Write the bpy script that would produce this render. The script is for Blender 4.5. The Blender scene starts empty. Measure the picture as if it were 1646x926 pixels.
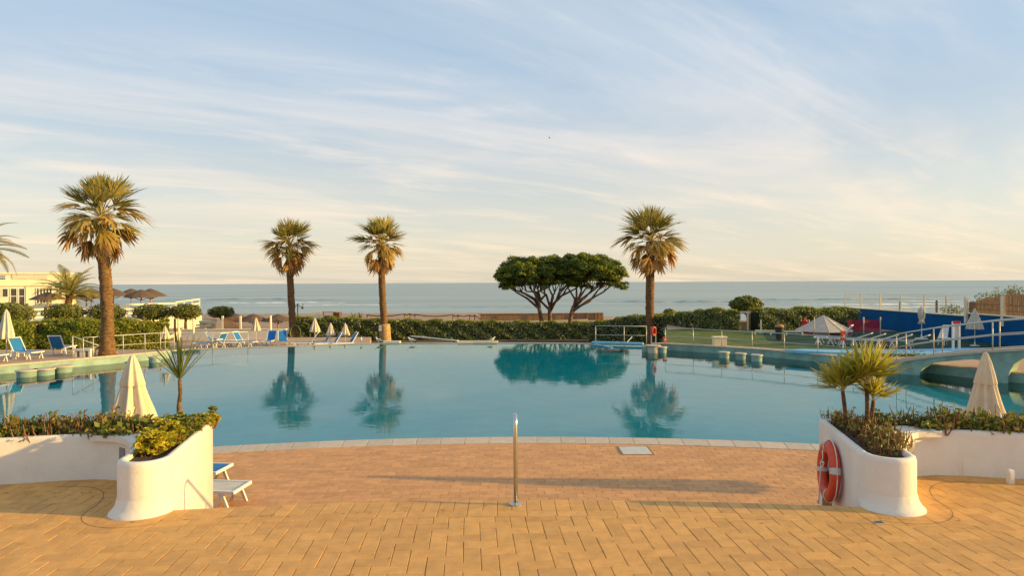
import bpy, math, random
import numpy as np
from mathutils import Vector, Matrix

random.seed(7)
rng = np.random.default_rng(7)
scene = bpy.context.scene
COL = scene.collection
PI = math.pi
R = math.radians

# ------------------------------------------------------------------ camera
F, HC, ROLL = 1040.0, 2.6, R(0.284)          # focal length in photo pixels (1646 wide), eye height, roll
cam_d = bpy.data.cameras.new("camera")
cam = bpy.data.objects.new("camera", cam_d)
COL.objects.link(cam)
cam.location = (0, 0, HC)
cam.rotation_euler = (PI / 2, ROLL, 0)
cam_d.sensor_width = 36.0
cam_d.lens = F / 1646.0 * 36.0
cam_d.shift_y = -8.8 / 1646.0
cam_d.clip_start = 0.05
cam_d.clip_end = 60000
scene.camera = cam

# ------------------------------------------------------------------ light
SUN_EL, SUN_AZ = R(12.2), R(96.0)             # azimuth clockwise from +Y
sun_dir = Vector((math.sin(SUN_AZ) * math.cos(SUN_EL), math.cos(SUN_AZ) * math.cos(SUN_EL), math.sin(SUN_EL)))
sl = bpy.data.lights.new("sun", 'SUN')
sl.energy = 4.2
sl.angle = R(0.9)
sl.color = (1.0, 0.69, 0.21)
so = bpy.data.objects.new("sun", sl)
COL.objects.link(so)
so.rotation_euler = (-sun_dir).to_track_quat('-Z', 'Y').to_euler()
so.location = (30, -3, 20)

world = bpy.data.worlds.new("World")
scene.world = world
world.use_nodes = True
wn, wl = world.node_tree.nodes, world.node_tree.links
wn.clear()


def N(tree, typ, **kw):
    n = tree.nodes.new(typ)
    for k, v in kw.items():
        if k.startswith('i_'):
            n.inputs[k[2:].replace('_', ' ')].default_value = v
        else:
            setattr(n, k, v)
    return n


def math_node(tree, op, a, b=None, c=None, clamp=False):
    n = tree.nodes.new('ShaderNodeMath')
    n.operation = op
    n.use_clamp = clamp
    for i, x in enumerate((a, b, c)):
        if x is None:
            continue
        if isinstance(x, (int, float)):
            n.inputs[i].default_value = x
        else:
            tree.links.new(x, n.inputs[i])
    return n.outputs[0]


def mix_col(tree, fac, a, b, mode='MIX'):
    n = tree.nodes.new('ShaderNodeMix')
    n.data_type = 'RGBA'
    n.blend_type = mode
    for sock, x in ((n.inputs[0], fac), (n.inputs[6], a), (n.inputs[7], b)):
        if isinstance(x, (int, float)):
            sock.default_value = x
        elif isinstance(x, (tuple, list)):
            sock.default_value = (x[0], x[1], x[2], 1)
        else:
            tree.links.new(x, sock)
    return n.outputs[2]


def maprange(tree, v, a, b, c=0.0, d=1.0, smooth=True):
    n = tree.nodes.new('ShaderNodeMapRange')
    n.interpolation_type = 'SMOOTHSTEP' if smooth else 'LINEAR'
    tree.links.new(v, n.inputs[0])
    for i, x in enumerate((a, b, c, d)):
        n.inputs[i + 1].default_value = x
    return n.outputs[0]


def build_sky():
    t = world.node_tree
    sky = N(t, 'ShaderNodeTexSky', sky_type='NISHITA', sun_disc=False, sun_elevation=SUN_EL,
            sun_rotation=SUN_AZ, altitude=10, air_density=1.0, dust_density=1.6, ozone_density=1.2)
    tc = N(t, 'ShaderNodeTexCoord')
    sep = N(t, 'ShaderNodeSeparateXYZ')
    wl.new(tc.outputs['Generated'], sep.inputs[0])
    zc = math_node(t, 'MAXIMUM', sep.outputs[2], 0.0)
    den = math_node(t, 'ADD', zc, 0.09)
    u = math_node(t, 'DIVIDE', sep.outputs[0], den)
    v = math_node(t, 'DIVIDE', sep.outputs[1], den)
    ca, sa = math.cos(R(33)), math.sin(R(33))
    along = math_node(t, 'ADD', math_node(t, 'MULTIPLY', u, ca), math_node(t, 'MULTIPLY', v, sa))
    across = math_node(t, 'SUBTRACT', math_node(t, 'MULTIPLY', v, ca), math_node(t, 'MULTIPLY', u, sa))

    def cloud(s_al, s_ac, detail, lo, hi, off, rough=0.55, dist=0.6):
        cmb = N(t, 'ShaderNodeCombineXYZ')
        wl.new(math_node(t, 'MULTIPLY', along, s_al), cmb.inputs[0])
        wl.new(math_node(t, 'MULTIPLY', across, s_ac), cmb.inputs[1])
        cmb.inputs[2].default_value = off
        nz = N(t, 'ShaderNodeTexNoise')
        nz.inputs['Scale'].default_value = 1.0
        nz.inputs['Detail'].default_value = detail
        nz.inputs['Roughness'].default_value = rough
        nz.inputs['Distortion'].default_value = dist
        wl.new(cmb.outputs[0], nz.inputs['Vector'])
        return maprange(t, nz.outputs[0], lo, hi)
    veil = cloud(0.30, 0.55, 5, 0.28, 0.78, 3.1)
    haze_c = cloud(0.22, 0.60, 6, 0.42, 0.74, 5.3, 0.6, 0.8)
    wisps = cloud(0.34, 1.25, 8, 0.50, 0.76, 9.7, 0.62, 0.9)
    puffs = cloud(0.70, 1.9, 7, 0.52, 0.76, 21.4, 0.6, 0.5)
    sc = N(t, 'ShaderNodeVectorMath', operation='SCALE')
    sc.inputs['Scale'].default_value = 0.115
    wl.new(sky.outputs[0], sc.inputs[0])
    # thin high cloud in front of the clear sky, lit a little warmer towards the horizon
    low = maprange(t, sep.outputs[2], -0.02, 0.34, 1.0, 0.0)
    tint = mix_col(t, low, (0.235, 0.315, 0.40), (0.455, 0.407, 0.32))
    c1 = mix_col(t, math_node(t, 'MULTIPLY_ADD', veil, 0.20, 0.68), sc.outputs[0], tint)
    lit = mix_col(t, low, (0.47, 0.455, 0.45), (0.60, 0.47, 0.325))
    c1 = mix_col(t, math_node(t, 'MULTIPLY', haze_c, 0.55), c1, lit)
    w = math_node(t, 'MULTIPLY', wisps, 0.54)
    c2 = mix_col(t, w, c1, lit)
    c3 = mix_col(t, math_node(t, 'MULTIPLY', puffs, 0.55), c2, lit)
    bg = N(t, 'ShaderNodeBackground')
    wl.new(c3, bg.inputs[0])
    bg.inputs[1].default_value = 1.08
    out = N(t, 'ShaderNodeOutputWorld')
    wl.new(bg.outputs[0], out.inputs[0])


build_sky()
scene.view_settings.view_transform = 'Standard'
scene.view_settings.look = 'None'
scene.view_settings.exposure = 0.84
scene.view_settings.gamma = 1.0
scene.render.engine = 'CYCLES'
scene.cycles.use_denoising = True
scene.cycles.max_bounces = 8
scene.cycles.transparent_max_bounces = 12
scene.cycles.caustics_reflective = False
scene.cycles.caustics_refractive = False


# ------------------------------------------------------------------ picture helpers
def ray(px, py):
    a, b = px - 823.0, (463.0 - py) - 8.8
    s = math.sin(ROLL)
    return (a + b * s) / F, (b - a * s) / F


def at(px, py, d):
    """the point seen at photo pixel (px, py) at distance d from the eye"""
    a, b = ray(px, py)
    return Vector((a * d, d, HC + b * d))


def gp(px, py, z):
    """the point seen at photo pixel (px, py) on the level z"""
    a, b = ray(px, py)
    d = (z - HC) / b
    return Vector((a * d, d, z))


Z0, ZL, ZW, ZD, ZG = 0.0, -1.30, -1.36, -1.0, -2.7    # upper terrace, lower terrace, water, side decks, low garden


# ------------------------------------------------------------------ mesh helpers
class MB:
    def __init__(self):
        self.v, self.f = [], []

    def add(self, vs, fs):
        o = len(self.v)
        self.v += [tuple(p) for p in vs]
        self.f += [tuple(i + o for i in f) for f in fs]
        return self

    def box(self, c, s, rz=0.0, M=None, ch=0.0):
        hx, hy, hz = s[0] / 2, s[1] / 2, s[2] / 2
        if ch > 0:
            a, b = hx - ch, hy - ch
            vs = [(-hx, -hy, -hz), (hx, -hy, -hz), (hx, hy, -hz), (-hx, hy, -hz),
                  (-hx, -hy, hz - ch), (hx, -hy, hz - ch), (hx, hy, hz - ch), (-hx, hy, hz - ch),
                  (-a, -b, hz), (a, -b, hz), (a, b, hz), (-a, b, hz)]
            fs = [(0, 3, 2, 1)]
            for k in (0, 4):
                for i in range(4):
                    j = (i + 1) % 4
                    fs.append((k + i, k + j, k + 4 + j, k + 4 + i))
            fs.append((8, 9, 10, 11))
        else:
            vs = [(x, y, z) for z in (-hz, hz) for x, y in ((-hx, -hy), (hx, -hy), (hx, hy), (-hx, hy))]
            fs = [(0, 3, 2, 1), (4, 5, 6, 7), (0, 1, 5, 4), (1, 2, 6, 5), (2, 3, 7, 6), (3, 0, 4, 7)]
        if M is None:
            M = Matrix.Rotation(rz, 4, 'Z')
        c = Vector(c)
        return self.add([M @ Vector(p) + c for p in vs], fs)

    def beam(self, p, q, w, h):
        """a box running from p to q"""
        p, q = Vector(p), Vector(q)
        d = q - p
        M = d.to_track_quat('X', 'Z').to_matrix().to_4x4()
        return self.box((p + q) / 2, (d.length, w, h), M=M)

    def tube(self, pts, rad, n=8, cap=True):
        pts = [Vector(p) for p in pts]
        if isinstance(rad, (int, float)):
            rad = [rad] * len(pts)
        o = len(self.v)
        up = None
        for i, p in enumerate(pts):
            t = (pts[min(i + 1, len(pts) - 1)] - pts[max(i - 1, 0)]).normalized()
            if up is None:
                up = Vector((0, 0, 1)) if abs(t.z) < 0.9 else Vector((1, 0, 0))
            x = t.cross(up)
            if x.length < 1e-5:
                x = t.orthogonal()
            x.normalize()
            up = x.cross(t).normalized()
            for k in range(n):
                a = 2 * PI * k / n
                self.v.append(tuple(p + (x * math.cos(a) + up * math.sin(a)) * rad[i]))
        for i in range(len(pts) - 1):
            for k in range(n):
                a, b = o + i * n + k, o + i * n + (k + 1) % n
                self.f.append((a, b, b + n, a + n))
        if cap:
            self.f.append(tuple(o + k for k in reversed(range(n))))
            e = o + (len(pts) - 1) * n
            self.f.append(tuple(e + k for k in range(n)))
        return self

    def lathe(self, prof, n=24, c=(0, 0, 0), fn=None, cap=True):
        """prof: list of (r, z); fn(r, z, angle) may vary the radius"""
        o = len(self.v)
        c = Vector(c)
        for r, z in prof:
            for k in range(n):
                a = 2 * PI * k / n
                q = fn(r, z, a) if fn else r
                self.v.append((c.x + q * math.cos(a), c.y + q * math.sin(a), c.z + z))
        for i in range(len(prof) - 1):
            for k in range(n):
                a, b = o + i * n + k, o + i * n + (k + 1) % n
                self.f.append((a, b, b + n, a + n))
        if cap:
            self.f.append(tuple(o + k for k in reversed(range(n))))
            e = o + (len(prof) - 1) * n
            self.f.append(tuple(e + k for k in range(n)))
        return self

    def prism(self, poly, z0, z1, bottom=True):
        n = len(poly)
        vs = [(p[0], p[1], z0) for p in poly] + [(p[0], p[1], z1) for p in poly]
        fs = [tuple(range(n, 2 * n))]
        if bottom:
            fs.append(tuple(reversed(range(n))))
        fs += [(i, (i + 1) % n, n + (i + 1) % n, n + i) for i in range(n)]
        return self.add(vs, fs)

    def build(self, name, mat, parent=None, smooth=False):
        off = Vector((0, 0, 0))
        if parent is not None:
            r = parent
            while r.parent:
                r = r.parent
            off = r.location
        me = bpy.data.meshes.new(name)
        me.from_pydata([(x - off.x, y - off.y, z - off.z) for x, y, z in self.v], [], self.f)
        me.materials.append(mat)
        if smooth:
            me.polygons.foreach_set('use_smooth', [True] * len(me.polygons))
        o = bpy.data.objects.new(name, me)
        COL.objects.link(o)
        o.parent = parent
        return o


def ccw(poly):
    a = sum(poly[i][0] * poly[(i + 1) % len(poly)][1] - poly[(i + 1) % len(poly)][0] * poly[i][1] for i in range(len(poly)))
    return poly if a > 0 else list(reversed(poly))


def arr_mesh(name, V, nper, mat, parent=None):
    """mesh of many loose polygons with nper corners each; V has shape (n, nper, 3)"""
    V = np.asarray(V, dtype=np.float32)
    n = V.shape[0]
    off = np.zeros(3, dtype=np.float32)
    if parent is not None:
        r = parent
        while r.parent:
            r = r.parent
        off = np.array(r.location, dtype=np.float32)
    me = bpy.data.meshes.new(name)
    me.vertices.add(n * nper)
    me.vertices.foreach_set('co', (V - off).reshape(-1))
    me.loops.add(n * nper)
    me.loops.foreach_set('vertex_index', np.arange(n * nper, dtype=np.int32))
    me.polygons.add(n)
    me.polygons.foreach_set('loop_start', np.arange(0, n * nper, nper, dtype=np.int32))
    me.polygons.foreach_set('loop_total', np.full(n, nper, dtype=np.int32))
    me.materials.append(mat)
    me.update(calc_edges=True)
    me.validate()
    o = bpy.data.objects.new(name, me)
    COL.objects.link(o)
    o.parent = parent
    return o


def leaves(pts, nrm, size, aspect=0.45, tilt=0.8, sizevar=0.4):
    """leaf-shaped quads at pts, facing roughly along nrm"""
    pts, nrm = np.asarray(pts, float), np.asarray(nrm, float)
    n = len(pts)
    nrm = nrm + rng.normal(0, tilt, (n, 3))
    nrm /= np.linalg.norm(nrm, axis=1, keepdims=True) + 1e-9
    t = rng.normal(0, 1, (n, 3))
    t -= nrm * (t * nrm).sum(1, keepdims=True)
    t /= np.linalg.norm(t, axis=1, keepdims=True) + 1e-9
    b = np.cross(nrm, t)
    s = size * (1 + rng.uniform(-sizevar, sizevar, (n, 1)))
    t, b = t * s * 0.5, b * s * 0.5 * aspect
    return np.stack([pts - t, pts - t * 0.1 + b, pts + t, pts - t * 0.1 - b], axis=1)


def tag(o, label=None, cat=None, group=None, kind=None):
    for k, v in (('label', label), ('category', cat), ('group', group), ('kind', kind)):
        if v:
            o[k] = v
    return o


def thing(name, label, cat, loc=(0, 0, 0), group=None, rz=0.0):
    o = bpy.data.objects.new(name, None)
    COL.objects.link(o)
    o.empty_display_size = 0.2
    o.location = loc
    o.rotation_euler = (0, 0, rz)
    return tag(o, label, cat, group)


def copy_tree(o, parent=None):
    c = o.copy()
    COL.objects.link(c)
    c.parent = parent
    for ch in o.children:
        copy_tree(ch, c)
    return c


def place(proto, used, loc, rz, label, group=None, scale=1.0):
    o = proto if not used else copy_tree(proto)
    used.append(o)
    o.location = loc
    o.rotation_euler = (0, 0, rz)
    o.scale = (scale,) * 3
    o['label'] = label
    if group:
        o['group'] = group
    return o


# ------------------------------------------------------------------ materials
def pmat(name, col, rough=0.6, var=0.15, scale=4.0, bump=0.0, bscale=30.0, metal=0.0, spec=0.4, rand=0.0,
         col2=None, grime=0.0, stretch=(1, 1, 1), detail=5, coord='pos'):
    m = bpy.data.materials.new(name)
    m.use_nodes = True
    t = m.node_tree
    bs = t.nodes['Principled BSDF']
    if coord == 'pos':
        src = N(t, 'ShaderNodeNewGeometry').outputs['Position']
    else:
        src = N(t, 'ShaderNodeTexCoord').outputs['Object']
    mp = N(t, 'ShaderNodeMapping')
    mp.inputs['Scale'].default_value = stretch
    t.links.new(src, mp.inputs[0])
    nz = N(t, 'ShaderNodeTexNoise')
    nz.inputs['Scale'].default_value = scale
    nz.inputs['Detail'].default_value = detail
    nz.inputs['Roughness'].default_value = 0.6
    t.links.new(mp.outputs[0], nz.inputs['Vector'])
    f = maprange(t, nz.outputs[0], 0.3, 0.7)
    if col2 is None:
        a, b = tuple(c * (1 - var) for c in col), tuple(min(c * (1 + var), 0.95) for c in col)
    else:
        a, b = col, col2
    c = mix_col(t, f, a, b)
    if rand > 0:
        oi = N(t, 'ShaderNodeObjectInfo')
        ge = N(t, 'ShaderNodeNewGeometry')
        r = math_node(t, 'FRACT', math_node(t, 'ADD', oi.outputs['Random'], ge.outputs['Random Per Island']))
        g = math_node(t, 'MULTIPLY_ADD', r, 2 * rand, 1 - rand)
        cx = N(t, 'ShaderNodeCombineXYZ')
        for i in range(3):
            t.links.new(g, cx.inputs[i])
        c = mix_col(t, 1.0, c, cx.outputs[0], 'MULTIPLY')
    if grime > 0:
        n2 = N(t, 'ShaderNodeTexNoise')
        n2.inputs['Scale'].default_value = 0.9
        n2.inputs['Detail'].default_value = 8
        n2.inputs['Roughness'].default_value = 0.7
        t.links.new(src, n2.inputs['Vector'])
        g = maprange(t, n2.outputs[0], 0.48, 0.75, 0.0, grime)
        c = mix_col(t, g, c, tuple(x * 0.45 for x in col))
    t.links.new(c, bs.inputs['Base Color'])
    bs.inputs['Roughness'].default_value = rough
    bs.inputs['Metallic'].default_value = metal
    bs.inputs['Specular IOR Level'].default_value = spec
    if bump > 0:
        n3 = N(t, 'ShaderNodeTexNoise')
        n3.inputs['Scale'].default_value = bscale
        n3.inputs['Detail'].default_value = 6
        t.links.new(mp.outputs[0], n3.inputs['Vector'])
        bp = N(t, 'ShaderNodeBump')
        bp.inputs['Strength'].default_value = bump
        bp.inputs['Distance'].default_value = 0.02
        t.links.new(n3.outputs[0], bp.inputs['Height'])
        t.links.new(bp.outputs[0], bs.inputs['Normal'])
    return m


def leafmat(name, cols, trans=0.35, rough=0.55):
    """foliage: each leaf takes its own colour out of cols"""
    m = bpy.data.materials.new(name)
    m.use_nodes = True
    t = m.node_tree
    bs = t.nodes['Principled BSDF']
    ge = N(t, 'ShaderNodeNewGeometry')
    oi = N(t, 'ShaderNodeObjectInfo')
    r = math_node(t, 'FRACT', math_node(t, 'ADD', math_node(t, 'MULTIPLY', oi.outputs['Random'], 0.7), ge.outputs['Random Per Island']))
    cr = N(t, 'ShaderNodeValToRGB')
    el = cr.color_ramp.elements
    while len(el) < len(cols):
        el.new(0.5)
    for i, c in enumerate(cols):
        el[i].position = i / (len(cols) - 1)
        el[i].color = (*c, 1)
    t.links.new(r, cr.inputs[0])
    t.links.new(cr.outputs[0], bs.inputs['Base Color'])
    bs.inputs['Roughness'].default_value = rough
    bs.inputs['Specular IOR Level'].default_value = 0.3
    tr = N(t, 'ShaderNodeBsdfTranslucent')
    t.links.new(cr.outputs[0], tr.inputs[0])
    mx = N(t, 'ShaderNodeMixShader')
    mx.inputs[0].default_value = trans
    t.links.new(bs.outputs[0], mx.inputs[1])
    t.links.new(tr.outputs[0], mx.inputs[2])
    t.links.new(mx.outputs[0], t.nodes['Material Output'].inputs[0])
    return m


M = {}
M['tile'] = pmat('terracotta_paver', (0.62, 0.315, 0.085), 0.62, 0.10, 7, 0.25, 60, rand=0.11, grime=0.28, coord='pos')
M['tile_low'] = pmat('terracotta_paver_lower', (0.58, 0.28, 0.10), 0.6, 0.10, 7, 0.25, 60, rand=0.12, grime=0.25)
M['grout'] = pmat('grout', (0.27, 0.15, 0.055), 0.9, 0.2, 12)
M['grout_low'] = pmat('grout_lower', (0.26, 0.15, 0.08), 0.9, 0.2, 12)
M['coping'] = pmat('coping_stone', (0.52, 0.41, 0.31), 0.6, 0.1, 9, 0.2, 60, rand=0.07, grime=0.2)
M['white'] = pmat('white_render', (0.73, 0.66, 0.57), 0.75, 0.05, 2.5, 0.2, 14, grime=0.10)
M['joint'] = pmat('dark_joint', (0.10, 0.055, 0.03), 0.9, 0.2, 12)
M['niche'] = pmat('niche_shade_grey', (0.22, 0.20, 0.185), 0.7, 0.1, 6)
M['soil'] = pmat('soil', (0.07, 0.045, 0.03), 0.95, 0.3, 20, 0.6, 60)
M['steel'] = pmat('brushed_steel', (0.55, 0.53, 0.50), 0.28, 0.08, 30, metal=0.9)
M['rail'] = pmat('painted_rail', (0.52, 0.48, 0.42), 0.45, 0.08, 6, metal=0.3)
M['turq'] = pmat('pool_paint', (0.24, 0.34, 0.29), 0.55, 0.22, 1.6, grime=0.35)
M['basin'] = pmat('basin_tile', (0.17, 0.82, 0.77), 0.5, 0.08, 1.2)
M['deck'] = pmat('deck_paving', (0.46, 0.29, 0.17), 0.7, 0.14, 3, 0.2, 40, grime=0.2)
M['canvas'] = pmat('cream_canvas', (0.66, 0.54, 0.38), 0.85, 0.07, 5, 0.3, 90)
M['canvas_dull'] = pmat('grey_cream_canvas', (0.56, 0.51, 0.44), 0.85, 0.08, 5, 0.3, 90)
M['blue'] = pmat('blue_sling', (0.012, 0.15, 0.42), 0.7, 0.12, 8, 0.2, 120)
M['plastic'] = pmat('white_plastic', (0.74, 0.71, 0.65), 0.4, 0.06, 5)
M['orange'] = pmat('lifebuoy_orange', (0.62, 0.06, 0.018), 0.45, 0.12, 6)
M['tape'] = pmat('reflective_tape', (0.52, 0.50, 0.47), 0.35, 0.1, 20)
M['rope'] = pmat('white_rope', (0.72, 0.66, 0.58), 0.8, 0.1, 60)
M['bark'] = pmat('palm_bark', (0.085, 0.045, 0.022), 0.95, 0.35, 6.0, 1.0, 9, col2=(0.25, 0.135, 0.06), stretch=(1, 1, 2.6), spec=0.15)
M['bark_base'] = pmat('trimmed_palm_base', (0.42, 0.26, 0.11), 0.9, 0.25, 4.0, 0.8, 14)
M['pinebark'] = pmat('pine_bark', (0.15, 0.085, 0.055), 0.9, 0.4, 3.0, 0.9, 10)
M['frond'] = leafmat('fan_frond', [(0.15, 0.16, 0.035), (0.34, 0.29, 0.065), (0.60, 0.45, 0.14)], 0.45)
M['petiole'] = pmat('frond_stalk', (0.46, 0.36, 0.13), 0.6, 0.15, 5)
M['frond_old'] = leafmat('yellowing_frond', [(0.46, 0.31, 0.08), (0.62, 0.41, 0.12), (0.36, 0.28, 0.065)], 0.45)
M['dead'] = leafmat('dead_frond', [(0.42, 0.22, 0.065), (0.58, 0.32, 0.10), (0.28, 0.14, 0.045)], 0.4)
M['pine'] = leafmat('pine_needles', [(0.075, 0.115, 0.018), (0.18, 0.23, 0.028), (0.38, 0.38, 0.045)], 0.45)
M['pine_dark'] = leafmat('dark_pine_needles', [(0.045, 0.075, 0.014), (0.08, 0.12, 0.02), (0.13, 0.17, 0.025)], 0.4)
M['pine_light'] = leafmat('light_pine_needles', [(0.14, 0.18, 0.022), (0.30, 0.32, 0.035), (0.44, 0.40, 0.05)], 0.45)
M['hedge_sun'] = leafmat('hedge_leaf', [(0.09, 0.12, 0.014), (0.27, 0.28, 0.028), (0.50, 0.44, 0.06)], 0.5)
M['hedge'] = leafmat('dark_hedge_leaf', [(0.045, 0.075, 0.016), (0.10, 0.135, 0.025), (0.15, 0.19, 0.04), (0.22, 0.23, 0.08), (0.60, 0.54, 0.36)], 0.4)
M['hedge_top'] = leafmat('hedge_lit_top', [(0.20, 0.23, 0.03), (0.36, 0.36, 0.05), (0.13, 0.16, 0.025)], 0.5)  # yellow-green top leaves: sunlight on the hedge tops put into their colour
M['shrub'] = leafmat('shrub_leaf', [(0.05, 0.085, 0.016), (0.15, 0.17, 0.03), (0.32, 0.28, 0.055)], 0.4)
M['core'] = pmat('dark_core', (0.018, 0.02, 0.010), 0.95, 0.3, 5)  # near-black filling inside foliage, the inner shade put into its colour
M['succ_leaf'] = leafmat('succulent_leaf', [(0.08, 0.14, 0.025), (0.18, 0.21, 0.035), (0.36, 0.28, 0.05)], 0.3, 0.45)
M['succ_stem'] = leafmat('succulent_stem', [(0.16, 0.055, 0.03), (0.26, 0.12, 0.05), (0.12, 0.07, 0.03)], 0.05, 0.5)
M['yellow_leaf'] = leafmat('yellow_green_leaf', [(0.34, 0.36, 0.03), (0.70, 0.52, 0.04), (0.20, 0.28, 0.03)], 0.4, 0.45)
M['cord_leaf'] = leafmat('sword_leaf', [(0.06, 0.10, 0.02), (0.12, 0.15, 0.03), (0.16, 0.17, 0.05)], 0.25, 0.4)
M['fan_leaf'] = leafmat('small_fan_leaf', [(0.13, 0.17, 0.025), (0.48, 0.40, 0.05), (0.28, 0.29, 0.035)], 0.4, 0.45)
M['hose'] = pmat('green_hose', (0.10, 0.13, 0.03), 0.5, 0.2, 5)
M['thatch'] = pmat('thatch', (0.12, 0.075, 0.05), 0.95, 0.35, 6, 0.9, 20, stretch=(3, 3, 0.6))
M['wood'] = pmat('wood', (0.38, 0.19, 0.08), 0.75, 0.2, 5, stretch=(1, 1, 0.2))
M['darkwood'] = pmat('dark_wood', (0.12, 0.065, 0.04), 0.8, 0.25, 5)
M['sand'] = pmat('sand', (0.34, 0.22, 0.14), 0.95, 0.18, 0.25, 0.4, 2)
M['earth'] = pmat('garden_earth', (0.10, 0.075, 0.045), 0.95, 0.3, 1.0, 0.5, 10)
M['bluewall'] = pmat('blue_wall_paint', (0.003, 0.085, 0.24), 0.8, 0.12, 0.7, 0.2, 12, grime=0.12, spec=0.08)
M['lightblue'] = pmat('light_blue_paint', (0.17, 0.43, 0.60), 0.5, 0.08, 1.5, grime=0.1)
M['glass'] = pmat('window_glass', (0.06, 0.05, 0.045), 0.08, 0.3, 2, spec=0.6)
M['building'] = pmat('building_render', (0.76, 0.67, 0.47), 0.8, 0.05, 0.6, 0.2, 4)
M['green_sign'] = pmat('green_sign', (0.01, 0.22, 0.13), 0.5, 0.06, 2)
M['red'] = pmat('red_cloth', (0.45, 0.02, 0.03), 0.8, 0.15, 6)
M['grey'] = pmat('grey_plate', (0.52, 0.50, 0.47), 0.55, 0.08, 6, grime=0.2)
M['dark'] = pmat('dark_metal', (0.03, 0.035, 0.035), 0.5, 0.2, 6)
M['tentcloth'] = pmat('tent_canvas', (0.50, 0.41, 0.33), 0.85, 0.1, 4, grime=0.15)
M['gull'] = pmat('gull_white', (0.75, 0.72, 0.68), 0.8, 0.06, 10)
M['gullgrey'] = pmat('gull_grey', (0.20, 0.20, 0.21), 0.8, 0.1, 10)
M['beak'] = pmat('beak', (0.45, 0.22, 0.03), 0.6, 0.1, 10)
M['foam'] = pmat('sea_foam', (0.75, 0.76, 0.74), 0.8, 0.05, 1.0, 0.5, 3)


def mat_lawn():
    m = pmat('lawn_grass', (0.055, 0.085, 0.012), 0.9, 0.1, 1.0, 0.8, 30, col2=(0.12, 0.15, 0.02))
    return m


def mat_net():
    m = bpy.data.materials.new('red_net')
    m.use_nodes = True
    t = m.node_tree
    bs = t.nodes['Principled BSDF']
    bs.inputs['Base Color'].default_value = (0.40, 0.015, 0.05, 1)
    bs.inputs['Roughness'].default_value = 0.8
    tr = N(t, 'ShaderNodeBsdfTransparent')
    mx = N(t, 'ShaderNodeMixShader')
    mx.inputs[0].default_value = 0.62
    t.links.new(tr.outputs[0], mx.inputs[1])
    t.links.new(bs.outputs[0], mx.inputs[2])
    t.links.new(mx.outputs[0], t.nodes['Material Output'].inputs[0])
    return m


def mat_water():
    m = bpy.data.materials.new('pool_water')
    m.use_nodes = True
    t = m.node_tree
    t.nodes.remove(t.nodes['Principled BSDF'])
    pos = N(t, 'ShaderNodeNewGeometry').outputs['Position']
    hs = []
    for sc, st, dist in ((1.1, (1, 1.4, 1), 0.4), (5.0, (1, 1.6, 1), 0.3)):
        mp = N(t, 'ShaderNodeMapping')
        mp.inputs['Scale'].default_value = st
        t.links.new(pos, mp.inputs[0])
        nz = N(t, 'ShaderNodeTexNoise')
        nz.inputs['Scale'].default_value = sc
        nz.inputs['Detail'].default_value = 3
        nz.inputs['Distortion'].default_value = dist
        t.links.new(mp.outputs[0], nz.inputs['Vector'])
        hs.append(nz.outputs[0])
    h = math_node(t, 'MULTIPLY_ADD', hs[1], 0.22, hs[0])
    bp = N(t, 'ShaderNodeBump')
    bp.inputs['Strength'].default_value = 0.13
    bp.inputs['Distance'].default_value = 0.02
    t.links.new(h, bp.inputs['Height'])
    fr = N(t, 'ShaderNodeFresnel')
    fr.inputs['IOR'].default_value = 1.37
    t.links.new(bp.outputs[0], fr.inputs['Normal'])
    gl = N(t, 'ShaderNodeBsdfGlossy')
    gl.inputs['Roughness'].default_value = 0.0
    t.links.new(bp.outputs[0], gl.inputs['Normal'])
    tr = N(t, 'ShaderNodeBsdfTransparent')
    tr.inputs[0].default_value = (0.23, 0.92, 0.91, 1)
    mx = N(t, 'ShaderNodeMixShader')
    t.links.new(fr.outputs[0], mx.inputs[0])
    t.links.new(tr.outputs[0], mx.inputs[1])
    t.links.new(gl.outputs[0], mx.inputs[2])
    t.links.new(mx.outputs[0], t.nodes['Material Output'].inputs[0])
    return m


def mat_sea():
    m = bpy.data.materials.new('sea_water')
    m.use_nodes = True
    t = m.node_tree
    bs = t.nodes['Principled BSDF']
    pos = N(t, 'ShaderNodeNewGeometry').outputs['Position']

    def nz(scale, st, detail=4):
        mp = N(t, 'ShaderNodeMapping')
        mp.inputs['Scale'].default_value = st
        t.links.new(pos, mp.inputs[0])
        n = N(t, 'ShaderNodeTexNoise')
        n.inputs['Scale'].default_value = scale
        n.inputs['Detail'].default_value = detail
        t.links.new(mp.outputs[0], n.inputs['Vector'])
        return n.outputs[0]
    band = nz(0.012, (0.25, 1.6, 1), 5)
    c = mix_col(t, maprange(t, band, 0.35, 0.65), (0.13, 0.195, 0.175), (0.22, 0.285, 0.25))
    t.links.new(c, bs.inputs['Base Color'])
    bs.inputs['Roughness'].default_value = 0.28
    bs.inputs['IOR'].default_value = 1.33
    h = math_node(t, 'MULTIPLY_ADD', nz(0.9, (0.5, 1, 1)), 0.25, nz(0.12, (0.22, 1, 1)))
    bp = N(t, 'ShaderNodeBump')
    bp.inputs['Strength'].default_value = 0.7
    bp.inputs['Distance'].default_value = 1.2
    t.links.new(h, bp.inputs['Height'])
    t.links.new(bp.outputs[0], bs.inputs['Normal'])
    return m


M['lawn'] = mat_lawn()
M['net'] = mat_net()
M['water'] = mat_water()
M['sea'] = mat_sea()

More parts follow.
